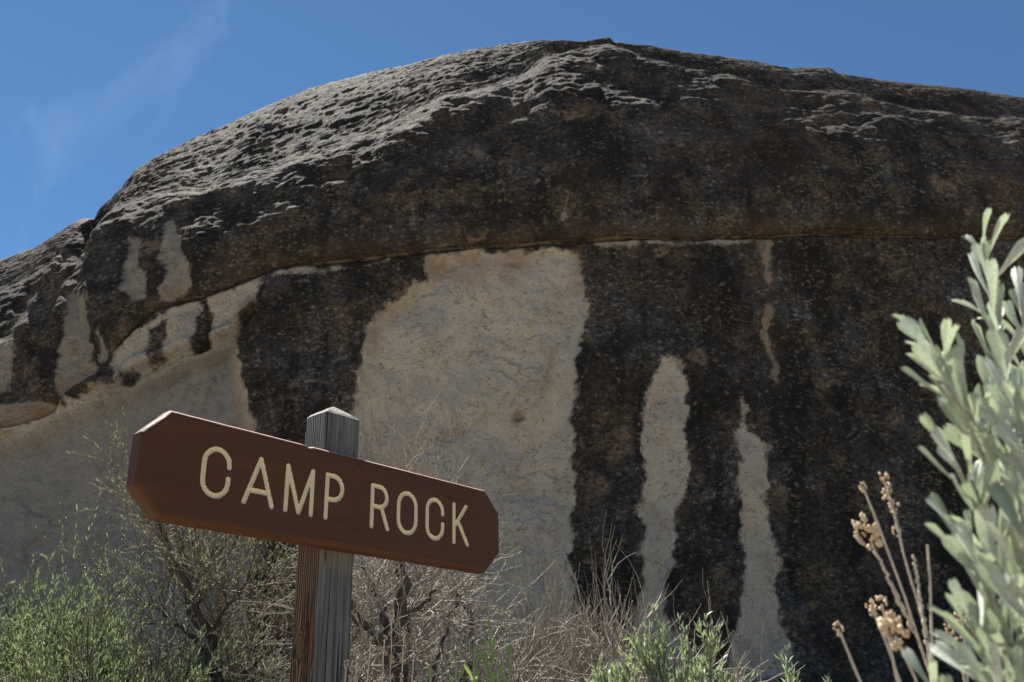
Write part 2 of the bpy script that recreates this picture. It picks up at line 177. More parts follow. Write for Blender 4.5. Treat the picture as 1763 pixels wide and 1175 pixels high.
# ------------------------------------------------------------------ materials
def mat_rock():
    t = NT('sandstone'); co = t.coord()
    sq = t.mapping(co, scale=(1.0, 1.0, 1.35))
    pale = t.attr('pale'); rust = t.attr('rust')
    n_big = t.attr('f_big'); n_mid = t.attr('f_mid'); n_sm = t.noise(sq, 13.0, 4, 0.65); n_f = t.noise(sq, 42.0, 3, 0.65); n_ff = t.noise(co, 110.0, 1, 0.6)
    e = t.math('ADD', pale, t.math('MULTIPLY', t.math('SUBTRACT', n_mid, 0.5), 0.34))
    e = t.math('ADD', e, t.math('MULTIPLY', t.math('SUBTRACT', t.noise(co, 6.0, 6, 0.74), 0.5), 0.30))
    fac = t.range(e, -0.035, 0.045)
    # bare stone
    b = t.ramp(n_big, [(0.30, (0.37, 0.34, 0.28)), (0.5, (0.43, 0.387, 0.31)), (0.68, (0.465, 0.405, 0.305))])
    b = t.mix(t.range(t.attr('f_grey'), 0.5, 0.68), b, (0.335, 0.315, 0.275))
    b = t.mix(t.math('MULTIPLY', t.range(n_mid, 0.52, 0.72), 0.5), b, (0.44, 0.33, 0.22))
    b = t.mix(t.range(n_f, 0.44, 0.68, 0.0, 0.58), b, (0.255, 0.22, 0.17))
    b = t.mix(t.range(n_sm, 0.64, 0.72, 0.0, 0.5), b, (0.2, 0.165, 0.12))
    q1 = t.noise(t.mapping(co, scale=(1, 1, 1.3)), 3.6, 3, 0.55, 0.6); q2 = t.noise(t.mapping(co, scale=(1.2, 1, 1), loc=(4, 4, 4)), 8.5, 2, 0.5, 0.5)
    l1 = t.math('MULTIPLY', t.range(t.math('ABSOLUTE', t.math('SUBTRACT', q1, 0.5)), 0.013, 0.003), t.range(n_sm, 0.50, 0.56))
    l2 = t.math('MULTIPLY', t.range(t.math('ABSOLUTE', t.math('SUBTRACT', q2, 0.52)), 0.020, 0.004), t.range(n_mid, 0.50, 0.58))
    line = t.math('MAXIMUM', l1, t.math('MULTIPLY', l2, 0.8))  # flake-edge lines: crevice shade painted into the stone colour
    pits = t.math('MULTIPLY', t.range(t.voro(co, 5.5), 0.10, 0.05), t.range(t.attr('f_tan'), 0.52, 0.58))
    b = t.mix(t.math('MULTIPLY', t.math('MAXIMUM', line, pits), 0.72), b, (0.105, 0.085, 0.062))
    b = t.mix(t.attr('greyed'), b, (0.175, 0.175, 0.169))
    b = t.mix(t.math('MULTIPLY', rust, t.range(n_mid, 0.3, 0.62, 0.15, 0.95)), b, (0.29, 0.205, 0.135))
    # desert varnish and lichen
    n_b2 = t.attr('f_b2'); n_b3 = t.attr('f_b3')
    v = t.ramp(n_b2, [(0.36, (0.017, 0.0145, 0.0125)), (0.5, (0.035, 0.032, 0.0295)), (0.64, (0.057, 0.055, 0.055))])
    v = t.mix(t.range(n_b3, 0.47, 0.66), v, (0.064, 0.048, 0.032))
    fs = t.attr('f_str'); v = t.mix(t.range(fs, 0.50, 0.60, 0, 0.85), v, (0.013, 0.012, 0.0108)); v = t.mix(t.range(fs, 0.44, 0.30, 0, 0.6), v, (0.075, 0.058, 0.042))
    v = t.mix(t.range(n_sm, 0.44, 0.62, 0.0, 0.85), v, (0.012, 0.011, 0.010))
    fleck = t.range(t.math('ADD', t.noise(t.mapping(sq, loc=(2, 5, 9)), 15.0, 4, 0.72), t.math('MULTIPLY', t.math('SUBTRACT', n_b3, 0.5), 0.35)), 0.55, 0.65)
    v = t.mix(t.math('MULTIPLY', fleck, 0.62), v, (0.150, 0.122, 0.086))
    grey = t.range(t.math('ADD', t.noise(t.mapping(sq, loc=(7, 1, 3)), 11.0, 5, 0.74), t.math('MULTIPLY', t.math('SUBTRACT', n_b2, 0.5), 0.40)), 0.59, 0.67)
    v = t.mix(t.math('MULTIPLY', grey, 0.75), v, (0.182, 0.168, 0.148))
    vd = t.voro(t.mapping(co, scale=(1, 1, 1.3)), 7.0); spots = t.math('MULTIPLY', t.range(t.math('ADD', vd, t.math('MULTIPLY', t.math('SUBTRACT', n_f, 0.5), 1.2)), 0.22, 0.12), t.range(n_mid, 0.46, 0.56))
    v = t.mix(t.math('MULTIPLY', spots, 0.6), v, t.mix(n_sm, (0.15, 0.105, 0.065), (0.33, 0.29, 0.225)))
    tanp = t.range(t.attr('f_tan'), 0.60, 0.70)
    v = t.mix(t.math("MULTIPLY", tanp, t.range(n_sm, 0.40, 0.58, 0.0, 0.8)), v, (0.19, 0.135, 0.09))
    v = t.mix(t.math('MULTIPLY', rust, t.range(n_sm, 0.38, 0.62, 0.05, 0.65)), v, (0.085, 0.054, 0.028))
    v = t.mix(t.math('MULTIPLY', t.range(n_ff, 0.62, 0.75), 0.35), v, (0.22, 0.20, 0.17))
    col = t.mix(t.math('MULTIPLY', fac, t.attr('pmax')), v, b)
    # relief: flakes (small stepped scales), pits and grain
    h = t.math('SUBTRACT', t.math('ADD', t.math('MULTIPLY', n_sm, 1.4), t.math('MULTIPLY', n_f, 1.0)), t.math('MULTIPLY', line, 0.5))
    nrm = t.bump(h, 0.85, 0.045)
    return t.end(t.bsdf(col, 0.92, nrm, 0.12))

def mat_ground():
    t = NT('sandy_soil'); co = t.coord()
    c = t.ramp(t.noise(co, 0.8, 8, 0.7), [(0.3, (0.20, 0.165, 0.12)), (0.6, (0.38, 0.325, 0.25)), (0.8, (0.44, 0.39, 0.30))])
    c = t.mix(t.range(t.noise(co, 40, 4), 0.55, 0.7), c, (0.13, 0.10, 0.07))
    return t.end(t.bsdf(c, 0.95, t.bump(t.noise(co, 22, 8, 0.7), 0.8, 0.05), 0.1))

def mat_paint():
    t = NT('brown_stained_wood'); co = t.coord()
    gr = t.mapping(co, scale=(2.2, 40, 40)); g = t.noise(gr, 1.6, 6, 0.65, 0.4)
    g2 = t.noise(t.mapping(co, scale=(5, 240, 240)), 1.0, 3, 0.6)
    c = t.ramp(g, [(0.28, (0.044, 0.018, 0.0085)), (0.5, (0.058, 0.0235, 0.0105)), (0.75, (0.076, 0.031, 0.013))])
    c = t.mix(t.range(g2, 0.55, 0.75, 0, 0.45), c, (0.032, 0.014, 0.009))
    c = t.mix(t.range(t.noise(t.mapping(co, scale=(1, 3, 3)), 7, 5, 0.7), 0.66, 0.78, 0, 0.35), c, (0.09, 0.042, 0.024))
    wear_highlight = t.range(t.math('ADD', t.attr('edge'), t.math('MULTIPLY', t.math('SUBTRACT', t.noise(co, 60, 5, 0.7), 0.5), 0.9)), 0.62, 0.85)
    c = t.mix(t.math('MULTIPLY', wear_highlight, 0.75), c, (0.47, 0.29, 0.215))
    ch = t.noise(t.mapping(co, scale=(3.0, 60, 60), loc=(4, 0, 0)), 1.0, 2, 0.5, 0.3); chk = t.range(t.math('ABSOLUTE', t.math('SUBTRACT', ch, 0.5)), 0.012, 0.0)
    chk = t.math('MULTIPLY', chk, t.range(t.noise(co, 5, 2), 0.56, 0.62)); c = t.mix(t.math('MULTIPLY', chk, 0.8), c, (0.03, 0.012, 0.008))
    h = t.math('SUBTRACT', t.math('ADD', t.math('MULTIPLY', g, 0.5), t.math('MULTIPLY', g2, 0.35)), t.math('MULTIPLY', chk, 1.0))
    return t.end(t.bsdf(c, t.range(g, 0.3, 0.7, 0.6, 0.75), t.bump(h, 0.5, 0.0015), 0.2))

def mat_cream():
    t = NT('cream_paint'); co = t.coord()
    c = t.mix(t.range(t.noise(co, 90, 5, 0.65), 0.45, 0.75, 0, 0.8), (0.53, 0.45, 0.275), (0.43, 0.385, 0.30))
    c = t.mix(t.range(t.noise(t.mapping(co, scale=(1, 5, 5)), 70, 4, 0.7), 0.68, 0.76), c, (0.20, 0.09, 0.05))
    return t.end(t.bsdf(c, 0.6, t.bump(t.noise(co, 400, 3), 0.2, 0.0006), 0.3))

def mat_post():
    t = NT('weathered_post_wood'); co = t.coord(); x, y, z = t.sep(co)
    # grain field that flows round the knot on the side face
    ky, kz, a2 = 0.080, -0.262, 0.0135 ** 2
    dy = t.math('SUBTRACT', y, ky); dz = t.math('MULTIPLY', t.math('SUBTRACT', z, kz), 0.55)
    wob = t.math('MULTIPLY', t.math('SUBTRACT', t.noise(t.mapping(co, scale=(1, 1, 0.25)), 28, 3), 0.5), 0.010)
    r2 = t.math('ADD', t.math('ADD', t.math('MULTIPLY', dy, dy), t.math('MULTIPLY', dz, dz)), 1e-6)
    out = t.math('MULTIPLY', dy, t.math('SUBTRACT', 1.0, t.math('DIVIDE', a2, r2)))
    rr = t.math('SQRT', r2); inside = t.range(r2, a2 * 1.05, a2 * 0.95)
    psi = t.math('ADD', t.math('ADD', t.math('MULTIPLY', out, t.math('SUBTRACT', 1.0, inside)), t.math('MULTIPLY', rr, inside)), wob)
    rings = t.math('ADD', t.math('MULTIPLY', t.math('SINE', t.math('MULTIPLY', psi, 1150.0)), 0.5), 0.5)
    fine = t.noise(t.mapping(co, scale=(230, 230, 4.0)), 1.0, 3, 0.6, 0.2)
    mid = t.noise(t.mapping(co, scale=(70, 70, 2.2)), 1.0, 4, 0.6, 0.3)
    side = t.range(x, -0.0355, -0.0372)
    cx = t.mapping(co, scale=(55, 55, 1.6), loc=(2, 7, 0)); cn = t.noise(cx, 1.0, 2, 0.5)
    check = t.math('MULTIPLY', t.range(t.math('ABSOLUTE', t.math('SUBTRACT', cn, 0.5)), 0.02, 0.0), t.range(t.noise(co, 6, 2), 0.46, 0.55))
    g = t.ramp(mid, [(0.25, (0.070, 0.069, 0.067)), (0.5, (0.112, 0.110, 0.106)), (0.75, (0.17, 0.166, 0.158))])
    g = t.mix(t.range(fine, 0.44, 0.64, 0, 0.72), g, (0.040, 0.038, 0.036))
    g = t.mix(t.math('MULTIPLY', t.math('MULTIPLY', t.range(z, -0.15, -0.10), t.range(z, 0.02, -0.02)), 0.45), g, (0.15, 0.135, 0.085))
    br = t.mix(t.range(rings, 0.70, 0.97), (0.046, 0.027, 0.017), (0.20, 0.13, 0.08))
    br = t.mix(t.range(fine, 0.5, 0.7, 0, 0.6), br, (0.035, 0.02, 0.013))
    br = t.mix(t.math('MULTIPLY', t.range(r2, a2, a2 * 0.3), 0.6), br, (0.10, 0.05, 0.026))
    up = t.range(t.math('ADD', z, t.math('MULTIPLY', t.math('SUBTRACT', mid, 0.5), 0.10)), 0.02, 0.09)
    low = t.range(t.math('ADD', z, t.math('MULTIPLY', t.math('SUBTRACT', mid, 0.5), 0.20)), -0.33, -0.42)
    br = t.mix(t.math('MAXIMUM', up, t.math('MULTIPLY', low, 0.8)), br, t.mix(t.range(rings, 0.75, 0.98), t.mix(0.5, g, (0.09, 0.085, 0.085)), (0.34, 0.33, 0.31)))
    c = t.mix(side, g, br)
    # end grain on the cap
    cap = t.range(z, 0.176, 0.179)
    nz_ = t.n('ShaderNodeNewGeometry').outputs['Normal']; upn = t.range(t.sep(nz_)[2], 0.35, 0.6); cap = t.math('MULTIPLY', cap, upn)
    eg = t.noise(co, 420, 3, 0.7); c = t.mix(cap, c, t.ramp(eg, [(0.35, (0.10, 0.097, 0.085)), (0.6, (0.38, 0.365, 0.32))]))
    c = t.mix(t.math('MULTIPLY', check, t.math('SUBTRACT', 1.0, cap)), c, (0.012, 0.011, 0.010))
    h = t.math('ADD', t.math('MULTIPLY', fine, -1.0), t.math('MULTIPLY', mid, 0.6)); h = t.math('SUBTRACT', h, t.math('MULTIPLY', check, 2.0))
    h = t.math('ADD', h, t.math('MULTIPLY', t.math('MULTIPLY', rings, side), 0.5)); h = t.math('ADD', h, t.math('MULTIPLY', t.math('MULTIPLY', eg, cap), 2.2))
    return t.end(t.bsdf(c, 0.9, t.bump(h, 0.9, 0.0022), 0.12))

def mat_leaf(name, a, b, trans=0.35, tcol=None, rough=0.6, rnd=0.5, spec=0.08):
    t = NT(name); co = t.coord()
    oi = t.n('ShaderNodeObjectInfo').outputs['Random']; gi = t.n('ShaderNodeNewGeometry').outputs['Random Per Island']
    r = t.math('ADD', t.math('MULTIPLY', gi, rnd), t.math('MULTIPLY', oi, 1.0 - rnd))
    c = t.mix(r, a, b); c = t.mix(t.range(t.noise(co, 14, 4), 0.4, 0.7, 0, 0.45), c, tuple(x * 0.62 for x in a))
    p = t.bsdf(c, rough, None, spec)
    tr = t.n('ShaderNodeBsdfTranslucent'); t.put(tr.inputs[0], t.mix(r, tcol or a, tuple(min(1, x * 1.25) for x in (tcol or b))))
    ms = t.n('ShaderNodeMixShader'); ms.inputs[0].default_value = trans; t.t.links.new(p, ms.inputs[1]); t.t.links.new(tr.outputs[0], ms.inputs[2])
    return t.end(ms.outputs[0])
def mat_bark(name, a, b, scale=60):
    t = NT(name); co = t.coord(); gi = t.n('ShaderNodeNewGeometry').outputs['Random Per Island']
    n = t.noise(t.mapping(co, scale=(1, 1, 0.3)), scale, 4, 0.65)
    c = t.mix(t.range(n, 0.3, 0.7), a, b); c = t.mix(t.math('MULTIPLY', gi, 0.5), c, tuple(min(1, x * 1.7) for x in b))
    return t.end(t.bsdf(c, 0.85, t.bump(n, 0.9, 0.006), 0.12))

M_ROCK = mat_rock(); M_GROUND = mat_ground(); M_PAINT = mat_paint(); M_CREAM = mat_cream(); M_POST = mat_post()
M_SAGE = mat_leaf('silver_sage_leaf', (0.20, 0.24, 0.18), (0.62, 0.64, 0.58), 0.24, (0.27, 0.34, 0.18), 0.40, 0.0, 0.35)
M_SAGESTEM = mat_bark('sage_stem', (0.22, 0.20, 0.15), (0.33, 0.32, 0.24), 200)
M_DRYSTEM = mat_bark('dry_stalk', (0.30, 0.25, 0.19), (0.43, 0.37, 0.295), 200)
M_SEED = mat_leaf('dry_seed_head', (0.50, 0.39, 0.25), (0.66, 0.55, 0.40), 0.25, (0.50, 0.36, 0.20), 0.8, 0.7)
M_GREEN = mat_leaf('bright_green_leaf', (0.088, 0.112, 0.06), (0.16, 0.182, 0.108), 0.38, (0.155, 0.20, 0.09), 0.45, 0.8)
M_OLIVE = mat_leaf('olive_grey_leaf', (0.10, 0.108, 0.074), (0.175, 0.178, 0.122), 0.36, (0.15, 0.17, 0.085), 0.6, 0.8)
M_SAGE2 = mat_leaf('grey_green_leaf', (0.17, 0.205, 0.135), (0.31, 0.34, 0.25), 0.32, (0.22, 0.28, 0.11), 0.45, 0.8, 0.3)
M_SHOOT = mat_leaf('fresh_sage_leaf', (0.17, 0.24, 0.10), (0.25, 0.32, 0.15), 0.42, (0.30, 0.40, 0.10), 0.5, 0.2)
M_BARK = mat_bark('dark_bark', (0.028, 0.021, 0.016), (0.070, 0.054, 0.042), 45)
M_TWIG = mat_bark('grey_twig', (0.135, 0.117, 0.098), (0.28, 0.245, 0.205), 80)
M_TAN = mat_bark('tan_twig', (0.155, 0.13, 0.095), (0.275, 0.235, 0.18), 80)
M_BROWN = mat_bark('brown_twig', (0.075, 0.056, 0.042), (0.15, 0.115, 0.09), 80)

# ------------------------------------------------------------------ ground
def ground_z(x, y):
    x = np.asarray(x, float); y = np.asarray(y, float)
    return 0.13 * np.clip(y - 2.4, 0, 11) * sstep(2.0, 3.6, y) + 0.06 * pnoise(np.stack([x * 0.5, y * 0.5, x * 0 + 3.3], -1)) * sstep(0.6, 2.5, np.hypot(x + 0.35, y - 1.85))
def build_ground():
    a = np.concatenate([-np.geomspace(3000, 14, 22), np.linspace(-12, 12, 121), np.geomspace(14, 3000, 22)])
    b = np.concatenate([-np.geomspace(3000, 7, 20), np.linspace(-6, 14, 101), np.geomspace(15, 3000, 24)])
    Xg, Yg = np.meshgrid(a, b, indexing='ij'); V = np.stack([Xg, Yg, ground_z(Xg, Yg)], -1)
    n, m = Xg.shape; i = np.arange(n * m).reshape(n, m)
    F = np.stack([i[:-1, :-1], i[1:, :-1], i[1:, 1:], i[:-1, 1:]], -1).reshape(-1, 4)
    o = mesh_obj('ground', V.reshape(-1, 3), [F], M_GROUND); o['kind'] = 'structure'
build_ground()

#ROCKBASE
SEG = [6, 10, 70, 85, 35, 80, 12, 12, 12, 10, 6]
ROW_SIL = sum(SEG[:6])
def cap_columns():
    return np.concatenate([np.linspace(-24, -11.2, 40, endpoint=False), np.linspace(-11.2, 11.6, 760), np.linspace(11.6, 28, 41)[1:]])
def _ss(a, b, x):
    t = np.clip((x - a) / (b - a), 0, 1); return t * t * (3 - 2 * t)
def _curve(tab, k, X):
    tab = np.array(tab); return np.interp(X, tab[:, 0], tab[:, k])
def _smooth(v, n):
    k = np.ones(n) / n; return np.convolve(np.pad(v, n, mode='edge'), k, mode='same')[n:-n]
def y_lip(X): return 12.6 + 0.010 * np.minimum(np.abs(X), 14) ** 2
def fade(X): return _ss(-21.5, -11.5, X) * (1 - _ss(13, 26, X))
def nose_recess(X, Z, wide=0.0):
    t = np.array(NOSE); o = np.argsort(t[:, 1]); xn = np.interp(Z, t[o, 1], t[o, 0])
    return 0.45 * (1 - _ss(-0.34 - wide, 0.10 + wide * 0.3, X - xn))
def cap_base(X):
    zl = _curve(LIP, 1, X); yl = y_lip(X); yt = _smooth(_curve(TERM, 1, X), 9); zt = _smooth(_curve(TERM, 2, X), 5); yk = _smooth(_curve(SIL, 1, X), 9); zk = _smooth(_curve(SIL, 2, X), 3)
    zk = np.maximum(zk, zt + 0.25); yk = np.maximum(yk, yt + 0.12)
    yback = np.maximum(_smooth(yk, 81), yk + 0.3); zb = _smooth(zk, 81)
    b = 0.32 * (zt - zl)
    P = [(yl + 1.6, zl + 0.22), (yl + 0.16, zl + 0.01), (yl + 0.0, zl + 0.075), (yl - 0.10 + 0.30 * b * (yt - yl) / np.maximum(zt - zl, .5), zl + b), (yl + (yt - yl) * 0.86 - 0.10, zl + (zt - zl) * 0.90), (yt, zt), (yk, zk),
         (yk + 1.1, zk + 0.62), (yback + 4, zb + 1.5), (yback + 9, zb + 0.6), (yback + 14, zb * 0.55), (yback + 16.5, zb * 0 - 0.8)]
    P = np.array(P).transpose(2, 0, 1)                       # columns, knots, (y,z)
    f = fade(X)[:, None]; P[:, :, 1] = -0.8 + (P[:, :, 1] + 0.8) * f; P[:, :, 0] = P[:, :, 0] * f + (1 - f) * (20 + (P[:, :, 0] - 20) * 0.45)
    K = P.shape[1]; L = np.linalg.norm(np.diff(P, axis=1), axis=2) ** 0.5 + 1e-4
    T = np.zeros_like(P); d = np.diff(P, axis=1) / L[:, :, None]
    T[:, 1:-1] = (d[:, :-1] * L[:, 1:, None] + d[:, 1:] * L[:, :-1, None]) / (L[:, 1:] + L[:, :-1])[:, :, None]
    T[:, 0] = d[:, 0]; T[:, -1] = d[:, -1]
    rows = []
    for k in range(K - 1):
        n = SEG[k]; ts = np.linspace(0, 1, n, endpoint=False)
        if k == K - 2: ts = np.linspace(0, 1, n + 1)
        for t in ts:
            h1 = 2*t**3 - 3*t**2 + 1; h2 = t**3 - 2*t**2 + t; h3 = -2*t**3 + 3*t**2; h4 = t**3 - t**2; l = L[:, k, None]
            rows.append(h1 * P[:, k] + h2 * l * T[:, k] + h3 * P[:, k + 1] + h4 * l * T[:, k + 1])
    Q = np.array(rows).transpose(1, 0, 2)                    # columns, rows, 2
    XX = np.repeat(X[:, None], Q.shape[1], 1)
    Q[:, :, 0] += nose_recess(XX, Q[:, :, 1], 0.7 * _ss(ROW_SIL - 95, ROW_SIL - 45, np.arange(Q.shape[1]))[None, :]) * f * (np.arange(Q.shape[1]) <= ROW_SIL + 40)[None, :]
    return np.concatenate([XX[:, :, None], Q], 2)
def wall_base(X):
    zl = _curve(LIP, 1, X); f = fade(X); zl = -0.8 + (zl + 0.8) * f; yl = y_lip(X) * f + (1 - f) * (20 + (y_lip(X) - 20) * 0.45)
    n = 270; t = np.linspace(0, 1, n)[None, :]
    Z = -0.8 + (zl[:, None] - 0.015 + 0.8) * t
    dz = zl[:, None] - Z
    Y = yl[:, None] + 0.055 - 0.035 * dz + 0.10 * np.sin(np.clip(dz / 7.5, 0, 1) * math_pi) + 0.08 * np.exp(-(dz / 0.03) ** 2)
    Y = Y + (1 - _ss(-7.1, -5.9, X))[:, None] * 0.42 * f[:, None]
    Xr = np.repeat(X[:, None], n, 1)
    A = np.stack([Xr, Y, Z], -1)
    B = A[:, -1:, :] + np.array([[[0, .25, .004], [0, .6, .03], [0, 1.2, .08]]])
    return np.concatenate([A, B], 1)
math_pi = 3.14159265
#ENDROCKBASE

def poly_sd(P, poly):
    """signed distance, positive inside; P (n,2)"""
    poly = np.array(poly); d = np.full(len(P), 1e9); ins = np.zeros(len(P), bool)
    lo = poly.min(0) - 1.2; hi = poly.max(0) + 1.2
    k = np.where((P > lo).all(1) & (P < hi).all(1))[0]
    q = P[k]; dd = np.full(len(q), 1e9); ii = np.zeros(len(q), bool)
    for a, b in zip(poly, np.roll(poly, -1, 0)):
        ab = b - a; t = np.clip(((q - a) @ ab) / max(ab @ ab, 1e-9), 0, 1); dd = np.minimum(dd, np.linalg.norm(q - a - t[:, None] * ab, axis=1))
        c = (a[1] > q[:, 1]) != (b[1] > q[:, 1])
        if c.any(): ii ^= c & (q[:, 0] < (b[0] - a[0]) * (q[:, 1] - a[1]) / (b[1] - a[1] + 1e-12) + a[0])
    out = np.full(len(P), -1.2); out[k] = np.clip(np.where(ii, dd, -dd), -1.2, 1.2); return out
def line_dist(P, pts):
    pts = np.array(pts); d = np.full(len(P), 1e9)
    for a, b in zip(pts[:-1], pts[1:]):
        ab = b - a; t = np.clip(((P - a) @ ab) / max(ab @ ab, 1e-9), 0, 1); d = np.minimum(d, np.linalg.norm(P - a - t[:, None] * ab, axis=1))
    return d
def grid_faces(n, m):
    i = np.arange(n * m).reshape(n, m)
    return np.stack([i[:-1, :-1], i[1:, :-1], i[1:, 1:], i[:-1, 1:]], -1).reshape(-1, 4)
def grid_normals(G):
    du = np.gradient(G, axis=0); dv = np.gradient(G, axis=1); n = np.cross(du, dv); n /= np.linalg.norm(n, axis=2)[:, :, None] + 1e-12
    return n
def rock_fields(me, P):
    for k, (nm, sc, oc) in enumerate((('f_big', 0.8, 4), ('f_mid', 2.6, 4), ('f_grey', 1.5, 4), ('f_b2', 1.0, 5), ('f_b3', 1.8, 5), ('f_tan', 1.4, 5))):
        set_attr(me, nm, 0.5 + 0.22 * fbm(P * sc + 31.7 * k, oc, 0.62))
    set_attr(me, 'f_str', 0.5 + 0.22 * fbm(P * np.array([2.4, 2.4, 0.4]) + 5.5, 4, 0.6))
def build_rock():
    X = cap_columns()
    root = empty('sandstone_dome', (1.0, 13.5, 0.8)); tag(root, 'huge rounded sandstone dome streaked with black desert varnish above pale hollows', 'rock')
    off = np.array([1.0, 13.5, 0.8])
    # ---- lower wall
    G = wall_base(X); n, m, _ = G.shape; q = G[:, :, [0, 2]].reshape(-1, 2)
    wob = q + 0.10 * np.stack([pnoise(np.stack([q[:, 0] * 1.5, q[:, 1] * 1.5, q[:, 0] * 0 + k], -1)) for k in (1.5, 6.5)], -1)
    sd = {k: poly_sd(wob, v) for k, v in PALE_W.items()}
    sd['s3'] = sd['s3'] - 0.04
    pale = np.max(np.array(list(sd.values())), 0)
    for v in DARK_W.values(): pale = np.minimum(pale, -poly_sd(wob, v))
    rust = np.zeros(len(q))
    for v in RUST_W.values(): rust = np.maximum(rust, sstep(-0.16, 0.16, poly_sd(wob, v)))
    dep = 0.20 * sstep(-0.12, 0.22, sd['alcove']) + 0.55 * sstep(-0.05, 0.35, sd['left']) + 0.05 * sstep(-0.1, 0.15, sd['band'])
    dep += 0.07 * sstep(-0.1, 0.12, np.maximum(sd['s1'], sd['s2'])) + 0.05 * sstep(-.05, .08, sd['s3'])
    lc = np.array(LOWCRACK); ld = line_dist(wob, lc); dep += 0.16 * np.exp(-(ld / 0.05) ** 2)
    dep -= 0.10 * np.exp(-((ld - 0.10) / 0.09) ** 2) * (q[:, 1] > np.interp(q[:, 0], lc[:, 0], lc[:, 1])) * (q[:, 0] < lc[-1, 0])
    for w_, cx, cz, r, d in DENTS:
        if w_ == 'w': dep += d * np.exp(-((wob[:, 0] - cx) ** 2 + ((wob[:, 1] - cz) * 1.15) ** 2) / r ** 2)
    for w_, pts, r, d in GROOVES:
        if w_ == 'w': dep += d * np.exp(-(line_dist(wob, pts) / r) ** 2)
    Pn = G.reshape(-1, 3)
    rough = 0.35 + 0.65 * sstep(0.15, -0.15, pale)
    dep -= 0.16 * fbm(Pn * 0.42, 3) + 0.055 * fbm(Pn * np.array([1.3, 1.3, 1.0]), 3) * rough
    fl = fbm(Pn * np.array([2.6, 2.6, 3.2]), 3); fl2 = fl * 4.0; stp = (fl2 - np.floor(fl2)); stp = np.where(stp < 0.86, stp / 0.86, (1 - stp) / 0.14)
    dep -= 0.024 * stp * sstep(-0.1, 0.1, pale) + 0.030 * fbm(Pn * np.array([4.0, 4.0, 7.0]), 4, 0.6) * rough
    lg = fbm(Pn * np.array([0.75, 0.75, 0.95]) + 11.0, 4, 0.55) * 1.5 + 0.35; fr_ = lg - np.floor(lg); led = np.where(fr_ < 0.93, fr_ / 0.93, (1 - fr_) / 0.07)
    msk = sstep(-0.15, 0.45, fbm(Pn * 0.9 + 3.0, 2)); dep -= 0.060 * (led * msk + 0.5 * (1 - msk)) * sstep(0.0, 0.3, pale) + 0.02 * fbm(Pn * 5.0, 3, 0.6) * sstep(0.0, 0.2, pale)
    dep *= np.repeat(fade(X)[:, None] > 0.3, m, 1).ravel()
    fr = np.ones((n, m)); fr[:, -3:] = 0.0; fr[:, -4] = .5
    N = grid_normals(G); G2 = G.copy(); G2[:, :, 1] += dep.reshape(n, m) * fr
    greyed = 0.85 * sstep(-.1, .3, sd['left'])  # greyer stone of the left hollow, its shade also darkened into the colour
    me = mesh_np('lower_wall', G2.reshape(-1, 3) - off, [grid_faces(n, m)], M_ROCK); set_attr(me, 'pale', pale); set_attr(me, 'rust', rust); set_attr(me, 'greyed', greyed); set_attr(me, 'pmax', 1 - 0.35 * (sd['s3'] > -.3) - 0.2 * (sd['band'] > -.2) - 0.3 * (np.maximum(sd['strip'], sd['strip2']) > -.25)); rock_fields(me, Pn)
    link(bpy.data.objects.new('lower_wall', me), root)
    # ---- upper cap
    G = cap_base(X); n, m, _ = G.shape; q = G[:, :, [0, 2]].reshape(-1, 2); row = np.repeat(np.arange(m)[None, :], n, 0).ravel(); front = row <= ROW_SIL + 4
    wob = q + 0.10 * np.stack([pnoise(np.stack([q[:, 0] * 1.5, q[:, 1] * 1.5, q[:, 0] * 0 + k], -1)) for k in (3.5, 8.5)], -1)
    sd = {k: poly_sd(wob, v) for k, v in PALE_C.items()}; sd['tan'] = sd['tan'] - 0.10; sd['ledge'] = np.where(sd['ledge'] > -0.02, sd['ledge'] + 0.07, sd['ledge'])
    pale = np.where(front, np.max(np.array(list(sd.values())), 0), -1.2)
    zl = np.repeat(G[:, 16, 2][:, None], m, 1).ravel(); above = q[:, 1] - zl
    pale = np.where((row <= 9), np.maximum(pale, 0.01), pale)
    rust = np.zeros(len(q))
    for v in RUST_C.values(): rust = np.maximum(rust, 0.40 * sstep(-0.5, 0.4, poly_sd(wob, v)))
    rust = np.maximum(rust, 0.8 * np.exp(-(np.maximum(above, 0) / 0.20) ** 2)) * front
    Pn = G.reshape(-1, 3); uv = np.stack([q[:, 0], row * 0.033, q[:, 0] * 0], -1)
    lit = sstep(ROW_SIL - 105, ROW_SIL - 75, row)                     # the weathered back slope is scalier than the face
    calm = 1 - 0.75 * sstep(ROW_SIL - 150, ROW_SIL - 60, row)
    dep = calm * 0.13 * fbm(Pn * 0.38, 3) + calm * 0.07 * fbm(Pn * np.array([1.1, 1.1, 1.3]), 3)
    dep += (0.15 + 0.85 * calm) * 0.026 * fbm(Pn * np.array([3.6, 3.6, 5.5]), 4, 0.6)
    s1 = fbm(uv * np.array([1.1, 6.5, 1.0]) + 4.0, 4, 0.6); s2 = fbm(uv * np.array([3.4, 16.0, 1.0]) + 9.0, 3, 0.6); s3 = fbm(uv * np.array([8.0, 27.0, 1.0]) + 2.0, 2, 0.6); leftw = 1 - 0.5 * sstep(0.0, 2.5, q[:, 0])
    dep += lit * leftw * (0.007 * s1 + 0.010 * s2 + 0.010 * s3)
    dep -= 0.03 * np.max(np.array([sstep(-.1, .12, sd[k]) for k in ('c1', 'c2', 'sh')]), 0)
    for w_, pts, r, d in GROOVES:
        if w_ == 'c': dep -= d * np.exp(-(line_dist(wob, pts) / r) ** 2) * front
    amp = np.where(row < 16, 0.25, 1.0) * np.repeat(fade(X)[:, None] > 0.3, m, 1).ravel()
    N = grid_normals(G); 
    if N[n // 2, 60, 1] > 0: N = -N
